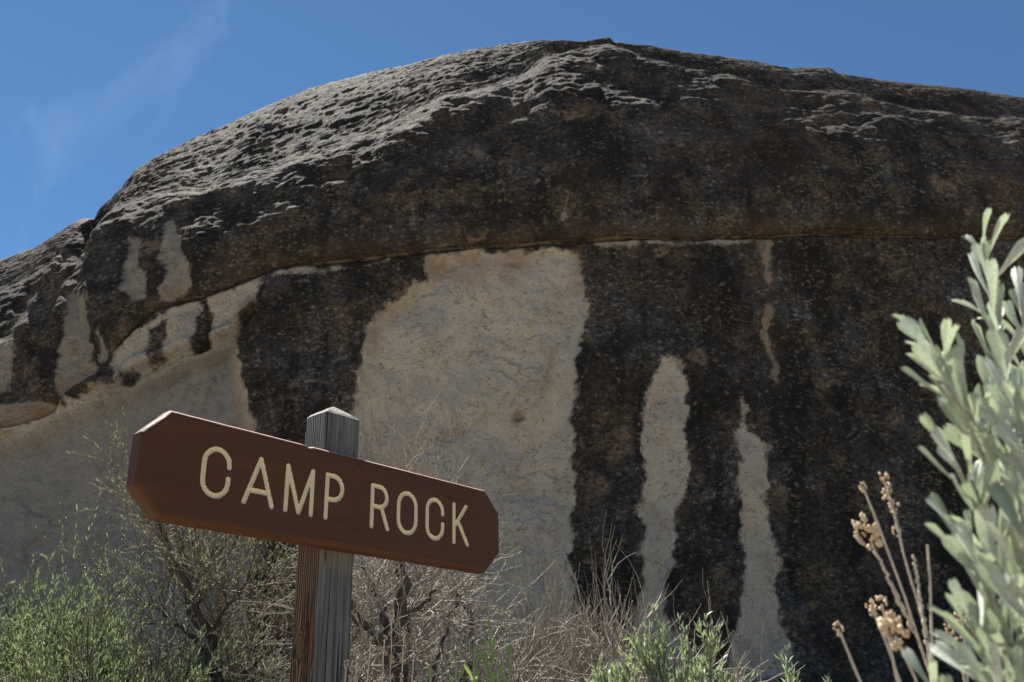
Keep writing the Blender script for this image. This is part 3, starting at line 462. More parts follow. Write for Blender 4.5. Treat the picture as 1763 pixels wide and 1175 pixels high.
    G2 = G + N * (dep * amp).reshape(n, m)[:, :, None]
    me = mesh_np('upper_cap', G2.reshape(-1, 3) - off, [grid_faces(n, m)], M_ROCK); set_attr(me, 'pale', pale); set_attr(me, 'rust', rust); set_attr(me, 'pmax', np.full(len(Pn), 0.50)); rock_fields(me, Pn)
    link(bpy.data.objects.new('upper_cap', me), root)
    # ---- rounded nodule lodged under the lip of the cap
    a = np.linspace(0, math.pi, 13); b = np.linspace(0, 2 * math.pi, 22, endpoint=False); A, B = np.meshgrid(a, b, indexing='ij')
    S = np.stack([np.cos(A), np.sin(A) * np.cos(B), np.sin(A) * np.sin(B)], -1).reshape(-1, 3)
    S = S * (1 + 0.10 * fbm(S * 1.7, 3))[:, None] * np.array([0.21, 0.16, 0.11])
    ca, sa = math.cos(0.35), math.sin(0.35); S = np.stack([S[:, 0] * ca - S[:, 2] * sa, S[:, 1], S[:, 0] * sa + S[:, 2] * ca], -1)
    i = np.arange(13 * 22).reshape(13, 22); F = np.stack([i[:-1], i[1:], np.roll(i, -1, 1)[1:], np.roll(i, -1, 1)[:-1]], -1).reshape(-1, 4)
    me = mesh_np('nodule', S + np.array(NODULE) - off, [F], M_ROCK); set_attr(me, 'pale', np.full(len(S), -0.02)); set_attr(me, 'rust', np.full(len(S), 0.9)); set_attr(me, 'pmax', np.full(len(S), 0.5)); rock_fields(me, S * 3)
    link(bpy.data.objects.new('nodule', me), root)
build_rock()

# ------------------------------------------------------------------ the sign
def stroke_arc(cx, cy, rx, ry, a0, a1, n=16):
    return [(cx + rx * math.cos(math.radians(a0 + (a1 - a0) * k / n)), cy + ry * math.sin(math.radians(a0 + (a1 - a0) * k / n))) for k in range(n + 1)]
def letters():
    T, B = 0.0417, -0.0398
    def see(cx, rx):
        return stroke_arc(cx, T - rx * 1.05, rx, rx * 1.05, 0, 180) + stroke_arc(cx, B + rx * 1.05, rx, rx * 1.05, 180, 360)
    L = []
    c = see(-0.2985, 0.0248); L.append([[(-0.2737, 0.0140)] + c + [(-0.2737, -0.0070)]])
    L.append([[(-0.2387, B), (-0.2094, T), (-0.1800, B)], [(-0.2305, -0.0172), (-0.1880, -0.0172)]])
    L.append([[(-0.1499, B), (-0.1499, T), (-0.1208, B), (-0.0925, T), (-0.0925, B)]])
    L.append([[(-0.0578, B), (-0.0578, T), (-0.0430, T)] + stroke_arc(-0.0425, 0.0188, 0.0222, 0.0229, 90, -90) + [(-0.0578, -0.0041)]])
    L.append([[(0.0565, B), (0.0565, T), (0.0760, T)] + stroke_arc(0.0752, 0.0213, 0.0198, 0.0204, 90, -90) + [(0.0565, 0.0009)], [(0.0812, 0.0009), (0.0986, B)]])
    o = see(0.1519, 0.0244); L.append([o + [o[0]]])
    c = see(0.2318, 0.0230); L.append([[(0.2548, 0.0140)] + c + [(0.2548, -0.0070)]])
    L.append([[(0.2895, T), (0.2895, B)], [(0.3268, T), (0.2935, -0.003)], [(0.3016, 0.0075), (0.3311, B)]])
    return L
def build_sign():
    yaw, roll = 0.8593, 0.0320; zc = 1.2298
    R = Matrix.Rotation(yaw, 4, 'Z') @ Matrix.Rotation(-roll, 4, 'Y')
    centre = Vector((-0.31354, 1.82476, 0.47980 + CAM_H))
    H0 = 1.2298
    base = centre - (R @ Vector((0, 0, H0)))
    root = empty('trail_sign'); root.matrix_world = Matrix.Translation(base) @ R
    tag(root, 'brown wooden trail sign reading CAMP ROCK in cream letters on a weathered grey post', 'sign')
    # ---- board: local x along the board, y into the board, z up
    L, H, T, c = 0.8804, 0.184, 0.038, 0.0473
    def octagon(i):
        a, b, k = L / 2 - i, H / 2 - i, c - i * 0.586
        return np.array([(-a + k, -b), (a - k, -b), (a, -b + k), (a, b - k), (a - k, b), (-a + k, b), (-a, b - k), (-a, -b + k)])
    prof = [(0.0095 * (1 - math.sin(math.radians(a_))), 0.0095 * (1 - math.cos(math.radians(a_)))) for a_ in (0, 22, 42, 58, 74, 90)] + [(0.0, T - 0.007), (0.0012, T - 0.003), (0.005, T)]
    # rounded corners: subdivide every side so that worn tone, painted highlight and paint can vary
    def ring(i, y):
        o = octagon(i); pts = []
        for k in range(8):
            a, b = o[k], o[(k + 1) % 8]; ns = 60 if k in (0, 4) else 8
            for s in np.linspace(0, 1, ns, endpoint=False): pts.append(a + (b - a) * s)
        p = np.array(pts); return np.stack([p[:, 0], np.full(len(p), y), p[:, 1]], -1)
    rings = np.array([ring(i, y) for i, y in prof]); nr, npt, _ = rings.shape
    wobble = 0.0006 * fbm(rings.reshape(-1, 3) * np.array([14, 30, 30]), 2).reshape(nr, npt); cen = rings.mean(1, keepdims=True)
    nick = np.exp(-((rings[:, :, 0] + 0.105) / 0.004) ** 2) * (rings[:, :, 2] > 0.085) * 0.004
    nick += 0.4 * np.exp(-((rings[:, :, 0] + 0.405) / 0.005) ** 2) * (rings[:, :, 2] > 0.03) * 0.0018
    fadew = np.array([0, .3, .7, 1, 1, 1, 1, .5, 0])[:, None]
    rings[:, :, 2] -= np.sign(rings[:, :, 2]) * (np.abs(wobble) * fadew + nick * fadew)
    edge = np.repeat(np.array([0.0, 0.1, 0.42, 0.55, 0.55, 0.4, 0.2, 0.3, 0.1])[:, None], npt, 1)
    edge = np.where((rings[:, :, 2] > 0.055) & (edge > 0.25), edge + 0.45, edge * 0.8)  # top edge raised: wear plus the sunlit highlight painted into the colour
    V = [rings.reshape(-1, 3)]; E = [edge.ravel()]; i = np.arange(nr * npt).reshape(nr, npt); j = np.roll(i, -1, 1)
    Fq = [np.stack([i[:-1], i[1:], j[1:], j[:-1]], -1).reshape(-1, 4)]
    # front face: fan of quads between the first ring and the lettered rectangle; back face: n-gon
    u0, u1, v0, v1 = -0.345, 0.352, -0.050, 0.052; h = 0.00165
    us = np.linspace(u0, u1, int((u1 - u0) / h)); vv = np.linspace(v0, v1, int((v1 - v0) / h)); U, W = np.meshgrid(us, vv, indexing='ij'); Q = np.stack([U.ravel(), W.ravel()], -1)
    rad = 0.0047; LT = letters(); D = np.stack([np.min([line_dist(Q, s) for s in l], 0) for l in LT], 1) - rad
    d = D.min(1); own = D.argmin(1)
    dg = d.reshape(U.shape); gx = np.gradient(dg, us, axis=0).ravel(); gz = np.gradient(dg, vv, axis=1).ravel(); gl = np.sqrt(gx * gx + gz * gz) + 1e-9
    near = (np.abs(d) < 0.55 * h) & (gl > 0.5); Q[near] -= (d[near] * 1.0)[:, None] * np.stack([gx, gz], -1)[near] / (gl[near] ** 2)[:, None]
    D2 = np.stack([np.min([line_dist(Q, s) for s in l], 0) for l in LT], 1) - rad; d2 = D2.min(1)
    cut = d2 < 0.15 * h * 0 - 1e-5
    depth = np.where(d2 < 0, 0.0030 * np.sqrt(np.clip(1 - (1 + np.clip(d2, -rad, 0) / rad) ** 2, 0, 1)), 0.0); depth[near] = 0
    GV = np.stack([Q[:, 0], depth, Q[:, 1]], -1); gf = grid_faces(len(us), len(vv)); fd = d2[gf].mean(1); fo = own[gf]; 
    inside = fd < -1e-5; which = np.where(inside, D2[gf].mean(1).argmin(1), -1)
    # board mesh: ring shell + lettered rectangle (without the grooves) + frame between them
    nb = len(V[0]); V.append(GV); E.append(np.zeros(len(GV))); keep = gf[~inside][:, ::-1] + nb; Fq.append(keep[:, ::-1])
    gi = np.arange(len(us) * len(vv)).reshape(len(us), len(vv)) + nb
    bottom = gi[:, 0]; top = gi[:, -1]; left = gi[0, :]; right = gi[-1, :]
    loop_in = np.concatenate([bottom[:-1], right[:-1], top[::-1][:-1], left[::-1][:-1]]); loop_out = i[0]
    allV = np.concatenate(V)
    # zip the two loops by angle
    def ang(idx): 
        p = allV[idx]; x = (p[:, 0] - 0.0035) / 0.40; z = (p[:, 2] - 0.001) / 0.075; return np.unwrap(np.arctan2(z, x))
    tris = []; A = loop_out; Bq = loop_in
    ao = np.arctan2((allV[A][:, 2] - 0.001) / 0.07, (allV[A][:, 0] - 0.0035) / 0.40); A = np.roll(A, -int(np.argmin(ao)))
    bo = np.arctan2((allV[Bq][:, 2] - 0.001) / 0.07, (allV[Bq][:, 0] - 0.0035) / 0.40); Bq = np.roll(Bq, -int(np.argmin(bo)))
    ao = np.sort(ao); bo = np.sort(bo); x = y = 0; na, nbq = len(A), len(Bq)
    while x < na or y < nbq:
        ta = ao[x + 1] if x + 1 < na else (math.pi + 1 if x < na else 99); tb = bo[y + 1] if y + 1 < nbq else (math.pi + 1 if y < nbq else 99)
        if (ta <= tb and x < na): tris.append((A[x % na], A[(x + 1) % na], Bq[y % nbq])); x += 1
        else: tris.append((A[x % na], Bq[(y + 1) % nbq], Bq[y % nbq])); y += 1
    tris = np.array(tris)
    off = Vector((0, 0, H0))
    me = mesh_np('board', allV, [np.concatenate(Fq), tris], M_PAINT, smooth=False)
    import bmesh
    bm = bmesh.new(); bm.from_mesh(me); bm.verts.ensure_lookup_table()
    bm.faces.new([bm.verts[k] for k in i[-1][::-1]])
    bmesh.ops.recalc_face_normals(bm, faces=bm.faces[:]); bm.to_mesh(me); bm.free()
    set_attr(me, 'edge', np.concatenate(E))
    board = link(bpy.data.objects.new('board', me), root); board.location = off
    # ---- routed letters: the cream grooves, one object each
    for k in range(len(LT)):
        f = gf[which == k]; vid, inv = np.unique(f, return_inverse=True); f = inv.reshape(-1, 4)
        mesh_obj('letter', GV[vid], [f], M_CREAM, board)
    # ---- wooden plugs over the two bolts
    for (u, v) in ((0.0166, 0.0655), (0.0177, -0.0590)):
        a = np.linspace(0, 2 * math.pi, 24, endpoint=False); pr = [(0.0105, 0.0), (0.0105, -0.0006), (0.0085, -0.0013), (0.0, -0.0013)]
        P = np.array([[(u + r * math.cos(t), yy, v + r * math.sin(t)) for t in a] for r, yy in pr]).reshape(-1, 3)
        ii = np.arange(len(pr) * 24).reshape(len(pr), 24); jj = np.roll(ii, -1, 1)
        mesh_obj('plug', P, [np.stack([ii[:-1], ii[1:], jj[1:], jj[:-1]], -1).reshape(-1, 4)], M_PAINT, board)
    # ---- post with a low pyramid top
    w2 = 0.0435; dp = 0.76; px, py = 0.005, T + 0.0005 + w2 * dp
    zs = np.concatenate([np.linspace(-H0 - 0.35, -0.5, 30, endpoint=False), np.linspace(-0.5, 0.184, 122)])
    cs = []; ch = 0.0035
    for sx, sy in ((-1, -1), (1, -1), (1, 1), (-1, 1)):
        cs += [(sx * w2, sy * (w2 - ch)), (sx * (w2 - ch * .3), sy * (w2 - ch * .3)), (sx * (w2 - ch), sy * w2)] if sx * sy > 0 else [(sx * (w2 - ch), sy * w2), (sx * (w2 - ch * .3), sy * (w2 - ch * .3)), (sx * w2, sy * (w2 - ch))]
    ring0 = []
    for k in range(len(cs)):
        a, b = np.array(cs[k]), np.array(cs[(k + 1) % len(cs)]); ns = 10 if np.linalg.norm(b - a) > 0.02 else 1
        for s in np.linspace(0, 1, ns, endpoint=False): ring0.append(a + (b - a) * s)
    ring0 = np.array(ring0); ring0[:, 1] *= dp; m = len(ring0)
    G = np.concatenate([np.repeat(ring0[None], len(zs), 0), np.repeat(zs[:, None, None], m, 1)], 2)
    nn = fbm(G.reshape(-1, 3) * np.array([90, 90, 3.0]), 3).reshape(len(zs), m); sc = 1 + 0.012 * nn / 1.0
    G[:, :, :2] *= sc[:, :, None]
    topz = 0.184; caps = []
    for fr, dz in ((0.86, 0.006), (0.6, 0.0135), (0.3, 0.021), (0.02, 0.0275)):
        r = ring0 * fr; zz = np.full(m, topz + dz) + 0.0016 * pnoise(np.stack([r[:, 0] * 160, r[:, 1] * 160, r[:, 0] * 0], -1)); caps.append(np.concatenate([r, zz[:, None]], 1))
    G = np.concatenate([G, np.array(caps)], 0); G[:, :, 0] += px; G[:, :, 1] += py
    ii = np.arange(G.shape[0] * m).reshape(G.shape[0], m); jj = np.roll(ii, -1, 1)
    po = mesh_obj('post', G.reshape(-1, 3), [np.stack([ii[:-1], jj[:-1], jj[1:], ii[1:]], -1).reshape(-1, 4)], M_POST, root); po.location = off
    for f in (po.data,):
        import bmesh as bmm
        b = bmm.new(); b.from_mesh(f); bmm.ops.recalc_face_normals(b, faces=b.faces[:])
        for fc in b.faces: fc.smooth = abs(fc.normal.z) < 0.3
        b.to_mesh(f); b.free()
build_sign()

# ------------------------------------------------------------------ plants
def norm(v): return v / (np.linalg.norm(v, axis=-1, keepdims=True) + 1e-12)
def tube_batch(P, Rr, sides=4, base=0):
    N, K, _ = P.shape; t = norm(np.gradient(P, axis=1)); ref = np.where(np.abs(t[..., 2:3]) > 0.9, np.array([1.0, 0, 0]), np.array([0, 0, 1.0]))
    a = norm(np.cross(t, ref)); b = np.cross(t, a); th = np.linspace(0, 2 * math.pi, sides, endpoint=False)
    V = P[:, :, None, :] + Rr[:, :, None, None] * (a[:, :, None, :] * np.cos(th)[None, None, :, None] + b[:, :, None, :] * np.sin(th)[None, None, :, None])
    i = np.arange(N * K * sides).reshape(N, K, sides) + base; j = np.roll(i, -1, 2)
    F = np.stack([i[:, :-1], j[:, :-1], j[:, 1:], i[:, 1:]], -1).reshape(-1, 4)
    return V.reshape(-1, 3), F
def join_tubes(batches, sides=4):
    Vs, Fs, n = [], [], 0
    for P, Rr in batches:
        if len(P) == 0: continue
        V, F = tube_batch(P, Rr, sides, n); Vs.append(V); Fs.append(F); n += len(V)
    return np.concatenate(Vs), np.concatenate(Fs)
def resample(pts, K):
    pts = np.array(pts, float); s = np.concatenate([[0], np.cumsum(np.linalg.norm(np.diff(pts, axis=0), axis=1))]); t = np.linspace(0, s[-1], K)
    out = np.stack([np.interp(t, s, pts[:, k]) for k in range(3)], -1); o = out.copy(); o[1:-1] = 0.25 * out[:-2] + 0.5 * out[1:-1] + 0.25 * out[2:]; return o
def walk(rg, start, dirs, length, K, wander, up):
    P = np.zeros((len(start), K, 3)); P[:, 0] = start; d = norm(dirs)
    for k in range(1, K):
        d = norm(d + wander * rg.normal(size=d.shape) + np.array([0, 0, up])); P[:, k] = P[:, k - 1] + d * (length / (K - 1))[:, None]
    return P
def kids(rg, P, count, lo, hi, ang, angsd):
    N, K, _ = P.shape; idx = rg.randint(0, N, count); fr = rg.uniform(lo, hi, count) * (K - 1); k = np.minimum(fr.astype(int), K - 2); f = (fr - k)[:, None]
    st = P[idx, k] * (1 - f) + P[idx, k + 1] * f; t = norm(P[idx, k + 1] - P[idx, k]); pr = norm(np.cross(t, rg.normal(size=t.shape)))
    a = rg.normal(ang, angsd, count)[:, None]; return st, t * np.cos(a) + pr * np.sin(a), idx, fr / (K - 1)
def taper(N, K, r0, r1): 
    r0 = np.broadcast_to(np.asarray(r0, float), (N,)); r1 = np.broadcast_to(np.asarray(r1, float), (N,)); t = np.linspace(0, 1, K)[None]; return r0[:, None] * (1 - t) + r1[:, None] * t
def leaves(rg, pos, dirs, ln, wd, curl=0.25):
    d = norm(dirs); s = norm(np.cross(d, rg.normal(size=d.shape))); n = np.cross(s, d); ln = ln[:, None]; wd = wd[:, None]
    V = np.stack([pos, pos + d * ln * 0.5 + s * wd * 0.45 + n * ln * curl * 0.3, pos + d * ln - n * ln * curl * 0.2, pos + d * ln * 0.55 - s * wd * 0.5 + n * ln * curl * 0.3], 1)
    F = np.arange(len(pos) * 4).reshape(-1, 4); return V.reshape(-1, 3), F
def ground_at(x, y): return float(ground_z(np.array([x]), np.array([y]))[0])

def shrub(name, label, x, y, height, spread, seed, stems=14, k1=5, k2=6, leaf=0, leaf_len=0.03, leaf_w=0.006, wood=M_BROWN, twig=M_TWIG, leafm=None,
          lean=(0, 0), wander=0.12, up=0.05, r0=0.010, limbs=None, ang=0.55, hfrac=0.76, p1=1.0, cat='shrub', leaf_from=0.35, zbias=0.0, rt=0.0016, twl=0.22, group=None):
    rg = np.random.RandomState(seed); gz = ground_at(x, y); root = empty(name, (x, y, gz)); tag(root, label, cat, group); o = np.array([x, y, gz])
    big, thin = [], []
    if limbs:
        K = 14; P0 = np.array([resample(l[0], K) for l in limbs]); 
        R0 = taper(len(limbs), K, [l[1] for l in limbs], [l[2] for l in limbs]); jit = rg.normal(size=P0.shape) * 0.006; jit[:, 0] = 0; P0 = P0 + jit; src = P0; limb_obj = (P0, R0 * rg.uniform(0.82, 1.2, R0.shape))
        lens = np.array([np.linalg.norm(p[-1] - p[0]) for p in P0])
    else: src = None
    if stems:
        th = rg.uniform(0, 2 * math.pi, stems); tl = spread * np.sqrt(rg.uniform(0.02, 1, stems)); dr = np.stack([np.cos(th) * np.sin(tl) + lean[0], np.sin(th) * np.sin(tl) + lean[1], np.cos(tl)], -1)
        ln = height * rg.uniform(0.62, 1.02, stems) * hfrac; st = o + np.stack([np.cos(th), np.sin(th), 0 * th], -1) * rg.uniform(0, 0.10, stems)[:, None] * (1 if not limbs else 0.5) - np.array([0, 0, 0.03])
        P0 = walk(rg, st, dr, ln, 10, wander, up); (big if r0 > 0.004 else thin).append((P0, taper(stems, 10, r0 * rg.uniform(0.6, 1.1, stems), r0 * 0.25)))
        src = P0 if src is None else np.concatenate([np.array([resample(p, 10) for p in src]), P0])
    n1 = int(len(src) * k1); st, dr, ix, fr = kids(rg, src, n1, 0.28, 0.98, ang, 0.22); P1 = walk(rg, st, dr, p1 * height * rg.uniform(0.14, 0.36, n1), 7, wander * 1.1, up * 1.2)
    thin.append((P1, taper(n1, 7, rt * 2.2, rt * 1.0)))
    n2 = int(n1 * k2); st, dr, ix, fr = kids(rg, P1, n2, 0.2, 1.0, ang, 0.25); P2 = walk(rg, st, dr, height * twl * rg.uniform(0.3, 1.0, n2), 5, wander * 1.3, up)
    thin.append((P2, taper(n2, 5, rt * 1.2, rt * 0.55)))
    if limbs:
        for Pl, Rl in zip(*limb_obj): V, F = tube_batch(Pl[None], Rl[None], 9); mesh_obj('limb', V - o, [F], wood, root)
    if big: V, F = join_tubes(big, 6); mesh_obj('stems', V - o, [F], wood, root)['kind'] = 'stuff'
    V, F = join_tubes(thin, 3); tw = mesh_obj('twigs', V - o, [F], twig, root); tw['kind'] = 'stuff'
    if leaf:
        both = [P2, P1]; pos, dd = [], []
        for Pq, cnt in ((P2, int(leaf * 0.8)), (P1, int(leaf * 0.2))):
            a, b, _, _ = kids(rg, Pq, cnt, leaf_from, 1.0, 0.42, 0.25); pos.append(a); dd.append(b + np.array([0, 0, 0.25]))
        pos = np.concatenate(pos); dd = np.concatenate(dd); V, F = leaves(rg, pos, dd, leaf_len * rg.uniform(0.5, 1.2, len(pos)), leaf_w * rg.uniform(0.7, 1.2, len(pos)))
        fo = mesh_obj('foliage', V - o, [F], leafm, root, smooth=True); fo['kind'] = 'stuff'
    return root

def leaf_mesh(name, mat, wide=0.20, fold=0.25, bend=0.25, teeth=True, twist=0.0):
    st = [(0.0, 0.16), (0.25, 0.30), (0.5, 0.55), (0.72, 0.88), (0.9, 1.0), (1.0, 0.82)]; cs = np.array([-1, -0.6, -0.25, 0, 0.25, 0.6, 1.0])
    tip = np.array([-0.055, 0.015, -0.045, 0.03, -0.045, 0.015, -0.055]) if teeth else np.array([-0.10, -0.03, 0, 0.02, 0, -0.03, -0.10]); V = []
    for k, (t, wv) in enumerate(st):
        for q, c in enumerate(cs):
            x = c * wv * wide * 0.5; y = t + (tip[q] if k == 5 else (tip[q] * 0.3 if k == 4 else 0)); z = bend * t * t * 0.5 + fold * abs(c) * wv * wide * 0.5; a = twist * t
            V.append((x * math.cos(a) - z * math.sin(a), y, x * math.sin(a) + z * math.cos(a)))
    i = np.arange(42).reshape(6, 7); F = np.stack([i[:-1, :-1], i[:-1, 1:], i[1:, 1:], i[1:, :-1]], -1).reshape(-1, 4)
    return mesh_np(name, np.array(V), [F], mat)
def orient(me, parent, pos, d, up, size, rel, name='leaf'):
    d = Vector(d).normalized(); s = d.cross(Vector(up)); s = s.normalized() if s.length > 1e-4 else Vector((1, 0, 0)); n = s.cross(d)
    M = Matrix((s, d, n)).transposed().to_4x4(); M.translation = Vector(pos) - Vector(rel)
    o = bpy.data.objects.new(name, me); link(o, parent); o.matrix_local = M @ Matrix.Diagonal((size, size, size, 1)); return o
def tubes_part(name, polys, radii, mat, parent, rel, K=14, sides=8, node=0.0, seed=0):
    rg = np.random.RandomState(seed); P = np.array([resample(p, K) for p in polys]); P[:, 1:-1] += rg.normal(size=P[:, 1:-1].shape) * 0.0006; Rr = taper(len(polys), K, [r[0] for r in radii], [r[1] for r in radii])
    if node: Rr = Rr * (1 + node * (rg.uniform(size=Rr.shape) > 0.62))
    V, F = tube_batch(P, Rr, sides); return mesh_obj(name, V - np.array(rel), [F], mat, parent)
def leafy_plant(name, label, base, shoots, leaf_meshes, stem_mat, leaf_size, seed, cat='shrub', axil=0.5, rs=(0.0026, 0.0014), spread=0.55, group=None):
    rg = np.random.RandomState(seed); root = empty(name, base); tag(root, label, cat, group)
    for pts, n, sc in shoots:
        pts = [np.array(p) for p in pts]; b = np.array(base); mid = b * 0.45 + pts[0] * 0.55 + np.array([0.0, 0.02, 0.0]); full = [b, mid] + pts
        stem = tubes_part('stem', [full], [(0.0055 if rs[0] > .002 else rs[0] * 1.6, rs[1])], stem_mat, root, base, K=26, seed=rg.randint(9999))
        P = resample(pts, 60); t = np.gradient(P, axis=0); t = norm(t); phi = rg.uniform(0, 6.28)
        for k in range(n):
            f = 0.10 + 0.90 * (k + 0.5) / n; i = min(59, int(f * 59)); T = t[i]; a = norm(np.cross(T, np.array([0.3, 0.9, 0.1]))); bb = np.cross(T, a); phi += 2.399 + rg.normal() * 0.3
            o_ = a * math.cos(phi) + bb * math.sin(phi); el = spread * rg.uniform(0.55, 1.25) * (1.0 if f < 0.9 else 0.5); d = T * math.cos(el) + o_ * math.sin(el) + np.array([0, 0, 0.12])
            s = leaf_size * sc * rg.uniform(0.72, 1.15) * (1.0 if f < 0.75 else 0.85); up = norm(-o_ * math.cos(el) + T * math.sin(el) + rg.normal(size=3) * 0.55)
            orient(leaf_meshes[rg.randint(len(leaf_meshes))], stem, P[i], d, up, s, base)
            if rg.uniform() < axil:
                for q in range(2):
                    o2 = norm(o_ + rg.normal(size=3) * 0.7); d2 = T * 0.8 + o2 * rg.uniform(0.3, 0.8)
                    orient(leaf_meshes[rg.randint(len(leaf_meshes))], stem, P[i] + o_ * 0.002, d2, -o2 + T * .3, s * rg.uniform(0.18, 0.42), base)
    return root
def seed_head_mesh(seed, n=16):
    rg = np.random.RandomState(seed); V, F = [], []
    for k in range(n):
        z = rg.uniform(-0.9, 1.0); th = rg.uniform(0, 6.28); r = math.sqrt(max(0, 1 - z * z * 0.8)); c = np.array([r * math.cos(th) * 0.62, r * math.sin(th) * 0.62, z * 0.9]); d = norm(c * np.array([1, 1, 0.4]) + np.array([0, 0, 0.55]) + rg.normal(size=3) * 0.2)
        s = norm(np.cross(d, rg.normal(size=3))); u = np.cross(s, d); b = len(V); L = rg.uniform(0.35, 0.55); w_ = L * 0.42
        V += [c - d * L * 0.5, c + s * w_, c + u * w_, c - s * w_, c - u * w_, c + d * L * 0.2 + s * w_ * 0.8, c + d * L * 0.2 + u * w_ * 0.8, c + d * L * 0.2 - s * w_ * 0.8, c + d * L * 0.2 - u * w_ * 0.8, c + d * L * 0.6]
        for q in range(4):
            a1, a2 = b + 1 + q, b + 1 + (q + 1) % 4; F += [(b, a2, a1), (a1, a2, a2 + 4), (a1, a2 + 4, a1 + 4), (a1 + 4, a2 + 4, b + 9)]
    return mesh_np('seed_head', np.array(V), [np.array(F)], M_SEED)
HEADS = [seed_head_mesh(k, 14 + 3 * k) for k in range(4)]
def stalk_plant(name, label, base, stalks, seed, r=(0.0017, 0.0009), hs=0.0115, cat='dry plant', group=None):
    rg = np.random.RandomState(seed); root = empty(name, base); tag(root, label, cat, group)
    low = min(s[0][0][2] for s in stalks)
    for pts, heads in stalks:
        pts = [np.array(p) for p in pts]; full = pts
        if pts[0][2] < low + 0.12: full = [np.array(base)] + pts
        k = min(1.0, len(full) / 5.0 + 0.2); st = tubes_part('stalk', [full], [(r[0] * k, r[1])], M_DRYSTEM, root, base, K=34, sides=8, node=0.28, seed=rg.randint(9999))
        P = resample(pts, 40)
        for f, sz in heads:
            i = min(39, int(f * 39)); d = norm(P[i] - P[max(0, i - 4)]); q = Vector(d).to_track_quat('Z', 'Y').to_matrix().to_4x4(); s = hs * sz * rg.uniform(0.9, 1.1)
            o = bpy.data.objects.new('seed_head', HEADS[rg.randint(4)]); link(o, st); M = q @ Matrix.Rotation(rg.uniform(0, 6.28), 4, 'Z'); off = norm(rg.normal(size=3)) * 0.004 * (f < 0.999)
            M.translation = Vector(P[i] + d * s * 0.4 + off - np.array(base)); o.matrix_local = M @ Matrix.Diagonal((s, s, s * 1.25, 1))
    return root

SAGE_LEAVES = [leaf_mesh('leaf', M_SAGE, 0.25, 0.5, 0.25), leaf_mesh('leaf', M_SAGE, 0.215, 0.8, -0.45, True, 0.6), leaf_mesh('leaf', M_SAGE, 0.27, 0.4, 0.55, True, -0.6), leaf_mesh('leaf', M_SAGE, 0.18, 0.7, 0.2, False, 0.5)]
FRESH_LEAVES = [leaf_mesh('leaf', M_SHOOT, 0.26, 0.3, 0.2), leaf_mesh('leaf', M_SHOOT, 0.22, 0.5, -0.2, True, 0.3), leaf_mesh('leaf', M_SHOOT, 0.24, 0.2, 0.3, False, -0.3)]

# big sagebrush beside the lens
sage = leafy_plant('silver_sagebrush', 'tall silver-green sagebrush with wedge-shaped leaves, next to dry tan flower stalks', (0.40, 0.72, ground_at(0.40, 0.72)), SHOOTS, SAGE_LEAVES, M_SAGESTEM, 0.043, 5, 'sagebrush', 0.14, spread=0.64)
for k, p in enumerate(SAGE_DRY):
    o = bpy.data.objects.new('seed_head', HEADS[k]); link(o, sage); o.location = Vector(p) - sage.location; o.scale = (0.009, 0.009, 0.009)
stalk_plant('dry_flower_stalks', 'dry tan flower stalks with pale knobbly seed heads beside the silver sagebrush', (0.40, 0.86, ground_at(0.40, 0.86)), STALKS, 11)

# fresh shoots and small dry stalks behind the sign post
def up_shoots(x, y, tops, seed):
    rg = np.random.RandomState(seed); g = ground_at(x, y); out = []
    for dx, top, n in tops:
        out.append([[(x + dx * 0.75, y, top - 0.19), (x + dx * 0.9, y + rg.uniform(-.02, .02), top - 0.09), (x + dx, y + rg.uniform(-.03, .03), top)], n, 1.0])
    return out
leafy_plant('green_sage_sprout', 'fresh green leafy sprout with a tall tip, in front of grey dead twigs', (-0.04, 1.95, ground_at(-0.04, 1.95)), up_shoots(-0.04, 1.95, [(-0.035, 0.965, 14), (0.0, 1.01, 18), (0.035, 0.96, 14), (0.012, 0.93, 10)], 3), FRESH_LEAVES, M_SAGESTEM, 0.042, 21, 'sprout', 0.3, (0.0018, 0.001))
leafy_plant('green_sage_sprout', 'low bright green leafy sprout close to the small orange dry stalks', (-0.125, 1.8, ground_at(-0.125, 1.8)), up_shoots(-0.125, 1.8, [(-0.02, 0.905, 12), (0.025, 0.925, 14), (0.06, 0.895, 10)], 4), FRESH_LEAVES, M_SAGESTEM, 0.040, 22, 'sprout', 0.3, (0.0018, 0.001))
def thin_stalks(x, y, tops, seed):
    rg = np.random.RandomState(seed); g = ground_at(x, y); out = []
    for dx, top in tops:
        hd = [(1.0, 0.6)] + [(f, rg.uniform(0.35, 0.7)) for f in rg.uniform(0.8, 0.98, 6)]
        out.append([[(x + dx * 0.4, y, g + 0.02), (x + dx * 0.7, y + rg.uniform(-.02, .02), g + 0.5 * (top - g)), (x + dx * 0.9, y, g + 0.85 * (top - g)), (x + dx + rg.uniform(-.01, .01), y, top)], hd])
    return out
stalk_plant('orange_seed_stalks', 'thin stalks with small orange dry flowers right beside the sign post', (-0.225, 1.75, ground_at(-0.225, 1.75)), thin_stalks(-0.225, 1.75, [(-0.05, 0.94), (-0.03, 0.96), (0.0, 0.965), (0.02, 1.0), (0.035, 0.975), (0.055, 0.945), (-0.065, 0.92)], 8), 12, (0.0014, 0.0008), 0.0105)

